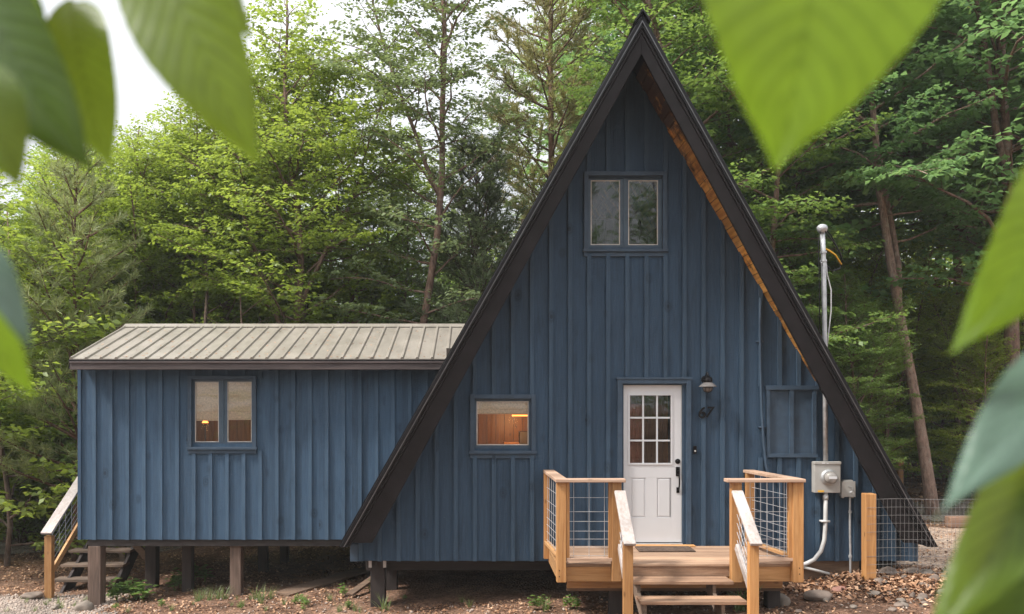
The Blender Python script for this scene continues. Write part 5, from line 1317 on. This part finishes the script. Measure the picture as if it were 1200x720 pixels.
# far wood that closes the view
def far_wood():
    rng = np.random.default_rng(77); N = 110000
    x = rng.uniform(-48, 52, N); y = 40 + 6 * rng.random(N)
    hmax = np.where(x < -2, 8.0, 12.5) + 2.2 * np.sin(x * .5) + 1.5 * np.sin(x * 1.3 + 1)
    hmax = np.where((x > -2) & (x < 6), 9.5 + .8 * np.sin(x * 2), hmax)
    z = gz(x, y) + hmax * rng.random(N) ** .9
    B = np.stack([x, y, z], -1); D = rng.normal(0, 1, (N, 3)); D[:, 2] *= .5; Nn = rng.normal(0, .7, (N, 3)) + np.array([0, -.3, 1.0])
    L = .28 + .22 * rng.random(N); V = leaves_np(B, D, Nn, L, L * .6, rng)
    o = link_mesh('far_wood', np_mesh('far_wood', V, np.arange(len(V)).reshape(-1, 4), M['lf_bright']))  # brighter leaf colour stands in for sunlight in a clearing beyond
    tag(o, 'distant mass of woodland foliage closing the view behind the trees', 'woodland', None, 'stuff')
far_wood()
# trees behind the viewer, mirrored in the panes and shading the facade
for k, (x, y) in enumerate(((-9, -10), (-3.5, -13), (2.5, -11), (8, -13), (13, -8), (-14, -5))):
    put_tree(['forestB', 'forestA', 'beechB'][k % 3], x, y, .8, k * 1.3, 'tree standing across the yard behind the viewer', group='trees across the yard', leaf='lf_dark')

# ------------------------------------------------------------------ blurred leaves in the foreground
def bigleafmat(name, base, trans, rough, tw=.5):
    m, nt, out = newmat(name)
    uv = nd(nt, 'ShaderNodeTexCoord'); sp = nd(nt, 'ShaderNodeSeparateXYZ'); lk(nt, uv, 'UV', sp, 0)
    # lateral veins: distance along leaf minus slope * |side|
    ab = nd(nt, 'ShaderNodeMath', operation='SUBTRACT'); ab.inputs[1].default_value = .5; lk(nt, sp, 1, ab, 0)
    a2 = nd(nt, 'ShaderNodeMath', operation='ABSOLUTE'); lk(nt, ab, 0, a2, 0)
    a3 = nd(nt, 'ShaderNodeMath', operation='MULTIPLY_ADD'); a3.inputs[1].default_value = -.45; lk(nt, a2, 0, a3, 0); lk(nt, sp, 0, a3, 2)
    a4 = nd(nt, 'ShaderNodeMath', operation='MULTIPLY'); a4.inputs[1].default_value = 13 * 6.283; lk(nt, a3, 0, a4, 0)
    sn = nd(nt, 'ShaderNodeMath', operation='SINE'); lk(nt, a4, 0, sn, 0)
    r = ramp(nt, sn, 0, [(.0, 1.0), (.6, .97), (.95, .70)])
    mr = ramp(nt, a2, 0, [(.0, .75), (.03, 1.0)])
    m1 = mixc(nt, base, (r, 0), None, None, 'MULTIPLY', .5); m1b = mixc(nt, (m1, 2), (mr, 0), None, None, 'MULTIPLY', .6)
    t1 = mixc(nt, trans, (r, 0), None, None, 'MULTIPLY', .75); t1b = mixc(nt, (t1, 2), (mr, 0), None, None, 'MULTIPLY', .8)
    bs = nd(nt, 'ShaderNodeBsdfPrincipled'); bs.inputs['Roughness'].default_value = rough; lk(nt, m1b, 2, bs, 'Base Color')
    sp2 = nd(nt, 'ShaderNodeTexNoise', i_Scale=70.0, i_Detail=5.0, i_Roughness=.7); lk(nt, uv, 'Object', sp2, 'Vector')
    mo = ramp(nt, sp2, 'Fac', [(.3, .7), (.55, 1.0), (.72, 1.05), (.78, .55)])
    q1 = mixc(nt, (m1b, 2), (mo, 0), None, None, 'MULTIPLY', .6); lk(nt, q1, 2, bs, 'Base Color')
    t1b = mixc(nt, (t1b, 2), (mo, 0), None, None, 'MULTIPLY', .5)
    bump(nt, sn, 0, .10, .001, bs)
    tr = nd(nt, 'ShaderNodeBsdfTranslucent'); lk(nt, t1b, 2, tr, 'Color')
    mx = nd(nt, 'ShaderNodeMixShader'); mx.inputs[0].default_value = tw; lk(nt, bs, 0, mx, 1); lk(nt, tr, 0, mx, 2); lk(nt, mx, 0, out, 0); return m
M['bl_bright'] = bigleafmat('near_leaf_bright', (.11, .20, .015), (.40, .62, .04), .45, .6)
M['bl_green'] = bigleafmat('near_leaf_green', (.09, .155, .02), (.34, .48, .04), .42, .5)
M['bl_dark'] = bigleafmat('near_leaf_dark', (.05, .10, .018), (.16, .27, .03), .45, .4)
M['bl_gloss'] = bigleafmat('near_leaf_glossy', (.10, .17, .125), (.14, .22, .09), .30, .22)
def big_leaf(parent, b, t, wpx, mat, roll=0.0, curve=.08, label=None, tipk=1.9, fold=.12, nrm=None):
    """b, t: base and tip points; wpx: full width in metres"""
    b = Vector(b); t = Vector(t); ax = (t - b); L = ax.length; ax.normalize()
    view = Vector((0, -1, 0)) if nrm is None else Vector(nrm)
    n = (view - ax * view.dot(ax)).normalized(); n = Matrix.Rotation(roll, 3, ax) @ n; s = ax.cross(n).normalized()
    nu, nv = 40, 12; V = []; UV = []
    for i in range(nu + 1):
        u = i / nu
        w = (u ** .62) * ((1 - u) ** 1.02) * 3.08 * (1 - .08 * u)
        if u > .86: w *= 1 - .25 * (u - .86) / .14
        w = max(w, .008) * wpx / 2
        w *= 1 + .022 * abs(math.sin(u * 13 * math.pi))
        for j in range(nv + 1):
            v = j / nv * 2 - 1
            z_ = -curve * L * (2 * u - 1) ** 2 + fold * abs(v) * w * 1.2 + .0015 * L * math.sin((u - .2 * abs(v)) * 13 * 6.283) * abs(v) * .5 * (1 - u) + .02 * L * math.sin(u * 9 + v * 2) * abs(v)
            p = b + ax * (u * L) + s * (v * w) + n * z_
            V.append(tuple(p - WORLD[parent.name])); UV.append((u, j / nv))
    Fc = [(i * (nv + 1) + j, i * (nv + 1) + j + 1, (i + 1) * (nv + 1) + j + 1, (i + 1) * (nv + 1) + j) for i in range(nu) for j in range(nv)]
    me = np_mesh('leaf', V, Fc, mat, True); ul = me.uv_layers.new(name='UVMap')
    idx = np.zeros(len(me.loops), dtype=np.int32); me.loops.foreach_get('vertex_index', idx); ul.data.foreach_set('uv', np.array(UV, dtype=np.float32)[idx].ravel())
    o = link_mesh('leaf', me, parent)
    if label: o['label'] = label
    return o
def PP(px, py, Y): return Vector((X(px, Y), Y, Z(py, Y)))
def near_plant(name, label, trunk_x, trunk_y, twigs):
    g0 = gzf(trunk_x, trunk_y); e_ = thing(name, label, 'branch', (trunk_x, trunk_y, g0)); m = MB()
    top = max(max(q.z for q in tw) for tw in twigs) + .15
    stem = [Vector((trunk_x, trunk_y, g0 - .1)), Vector((trunk_x + .03, trunk_y, g0 + 1)), Vector((trunk_x, trunk_y, top))]
    m.tube(stem, [.022, .017, .008], 8)
    for tw in twigs:
        z_ = tw[0].z; m.tube([Vector((trunk_x, trunk_y, z_ - .05))] + tw, [.008] + [.005 - .003 * i / len(tw) for i in range(len(tw))], 6)
    m.build('stem', M['bark_dark'], e_, smooth=True); return e_
# upper-left cluster
tw1 = [PP(-160, -120, .45), PP(0, -75, .42), PP(120, -95, .40), PP(260, -90, .42), PP(470, -60, .6)]
nb1 = near_plant('beech_sapling', 'close blurred beech twig with dark drooping leaves in the upper left corner', -.62, .35, [tw1, [PP(-200, 180, .40), PP(-90, 260, .38), PP(-40, 300, .38)]])
big_leaf(nb1, PP(-60, -70, .40), PP(92, 200, .38), .054, M['bl_dark'], .3, label='large dark leaf in the corner')
big_leaf(nb1, PP(-20, -60, .42), PP(10, 200, .42), .050, M['bl_dark'], -.3)
big_leaf(nb1, PP(-30, -110, .43), PP(58, 130, .43), .050, M['bl_green'], .5)
big_leaf(nb1, PP(-50, 60, .37), PP(22, 215, .37), .034, M['bl_green'], -.4)
big_leaf(nb1, PP(74, -10, .44), PP(122, 194, .43), .040, M['bl_green'], .1, label='hanging leaf with pale spot')
big_leaf(nb1, PP(150, -130, .40), PP(294, 190, .39), .054, M['bl_green'], .15, label='largest of the hanging leaves')
big_leaf(nb1, PP(200, -75, .42), PP(297, 38, .42), .024, M['bl_green'], -.4)
big_leaf(nb1, PP(462, -60, .6), PP(457, 11, .6), .020, M['bl_green'], .2)
big_leaf(nb1, PP(-40, 300, .38), PP(31, 470, .38), .024, M['bl_bright'], .3, label='bright leaf at the left edge')
big_leaf(nb1, PP(-60, 250, .36), PP(42, 405, .36), .020, M['bl_gloss'], -.2, nrm=(-.2, -.45, 1), label='pale shiny leaf at the left edge')
# upper right and right
tw2 = [PP(1330, 120, .34), PP(1280, -60, .34), PP(1150, -190, .33), PP(985, -225, .32)]
tw3 = [PP(1420, 250, .42), PP(1330, 160, .40)]; tw4 = [PP(1500, 380, .44), PP(1370, 330, .42)]; tw5 = [PP(1500, 500, .44), PP(1350, 440, .42)]
nb2 = near_plant('beech_sapling', 'close blurred beech twig with bright and glossy leaves along the right side', .42, .38, [tw2, tw3, tw4, tw5])
big_leaf(nb2, PP(985, -215, .32), PP(919, 186, .31), .093, M['bl_bright'], .12, label='large bright leaf hanging at the top')
big_leaf(nb2, PP(1340, 130, .40), PP(1132, 402, .37), .052, M['bl_bright'], .25, label='bright pointed leaf at the right edge')
big_leaf(nb2, PP(1390, 320, .42), PP(1096, 580, .36), .044, M['bl_gloss'], -.1, nrm=(-.35, -.55, 1), label='pale grey-green glossy leaf')
big_leaf(nb2, PP(1330, 425, .42), PP(1086, 750, .36), .043, M['bl_green'], .2, nrm=(-.1, -1, .6), label='green leaf at the lower right')
big_leaf(nb2, PP(1330, 520, .40), PP(1115, 810, .38), .056, M['bl_dark'], .1, label='dark leaf in the lower right corner')

# ------------------------------------------------------------------ air
m, nt, out = newmat('pale_air'); pv = nd(nt, 'ShaderNodeVolumePrincipled'); pv.inputs['Color'].default_value = (.93, .95, .93, 1); pv.inputs['Density'].default_value = .0009
lk(nt, pv, 0, out, 'Volume')  # thin haze volume, added to lighten the dark gaps between the trees
tag(MB().box(-1700, 1700, -900, 2300, -3, 24).build('haze', m), 'faint pale haze in the woods, added to lift the dark gaps', 'haze', None, 'stuff')
# ------------------------------------------------------------------ world, sun, camera
SUN_EL, SUN_AZ = 50, 250       # azimuth measured from north (+y) clockwise
w = bpy.data.worlds.new('World'); S.world = w; w.use_nodes = True; nt = w.node_tree; nt.nodes.clear()
out = nd(nt, 'ShaderNodeOutputWorld'); bg = nd(nt, 'ShaderNodeBackground'); bg.inputs[1].default_value = .115
sky = nd(nt, 'ShaderNodeTexSky', sky_type='NISHITA'); sky.sun_disc = False; sky.sun_elevation = R(SUN_EL); sky.sun_rotation = R(SUN_AZ)
sky.air_density = 1.2; sky.dust_density = 2.5; sky.ozone_density = 1.0
tc = nd(nt, 'ShaderNodeTexCoord'); n = nd(nt, 'ShaderNodeTexNoise', i_Scale=2.2, i_Detail=5.0); lk(nt, tc, 'Generated', n, 'Vector')
cl = ramp(nt, n, 'Fac', [(.3, (6.4, 6.5, 6.8)), (.7, (8.6, 8.6, 8.7))])
sz = nd(nt, 'ShaderNodeSeparateXYZ'); lk(nt, tc, 'Generated', sz, 0)
gm = nd(nt, 'ShaderNodeMath', operation='MULTIPLY_ADD', use_clamp=False); gm.inputs[1].default_value = 1.15; gm.inputs[2].default_value = .42; lk(nt, sz, 2, gm, 0)
gx = nd(nt, 'ShaderNodeMath', operation='MAXIMUM'); gx.inputs[1].default_value = .3; lk(nt, gm, 0, gx, 0)
cg = nd(nt, 'ShaderNodeCombineColor'); [lk(nt, gx, 0, cg, k) for k in range(3)]
cl2 = mixc(nt, (cl, 0), (cg, 0), None, None, 'MULTIPLY', 1.0); cl2.clamp_factor = False
mx = mixc(nt, (sky, 0), (cl2, 2), None, None, 'MIX', .85)
lk(nt, mx, 2, bg, 0); lk(nt, bg, 0, out, 0)
sd = bpy.data.lights.new('sun', 'SUN'); sd.energy = 3.2; sd.angle = R(10); sd.color = (1, .96, .90)
so = bpy.data.objects.new('sun', sd); C.objects.link(so)
az = R(SUN_AZ); el = R(SUN_EL); dirv = Vector((math.sin(az) * math.cos(el), math.cos(az) * math.cos(el), math.sin(el)))
so.rotation_euler = dirv.to_track_quat('Z', 'Y').to_euler(); so.location = (0, 0, 30)
# warm room lamps (the photo shows both rooms lit)
for nm, loc, e in (('room_light', (X(600, 12.9), 12.7, WB + 1.75), 9), ('annex_light', (X(238, 13.2), 13.3, ABot + 1.6), 6)):
    l = bpy.data.lights.new(nm, 'POINT'); l.energy = e; l.color = (1, .55, .22); l.shadow_soft_size = .08
    o = bpy.data.objects.new(nm, l); C.objects.link(o); o.location = loc
cam = bpy.data.cameras.new('camera'); co = bpy.data.objects.new('camera', cam); C.objects.link(co)
co.location = (0, 0, CZ); co.rotation_euler = (R(90), 0, 0)
cam.sensor_width = 36; cam.lens = 36 * F / 1200; cam.shift_x = (600 - VX) / 1200; cam.shift_y = (HY - 360) / 1200
cam.clip_start = .05; cam.clip_end = 4000
cam.dof.use_dof = True; cam.dof.focus_distance = 11.0; cam.dof.aperture_fstop = 5.6
S.camera = co
S.render.engine = 'CYCLES'; S.cycles.max_bounces = 12; S.cycles.diffuse_bounces = 8; S.cycles.transmission_bounces = 8; S.cycles.transparent_max_bounces = 12; S.render.resolution_x = 1024; S.render.resolution_y = 614
vs = S.view_settings; vs.view_transform = 'Standard'; vs.look = 'None'; vs.exposure = 0.92; vs.gamma = 1.0
try: vs.use_curve_mapping = False
except Exception: pass
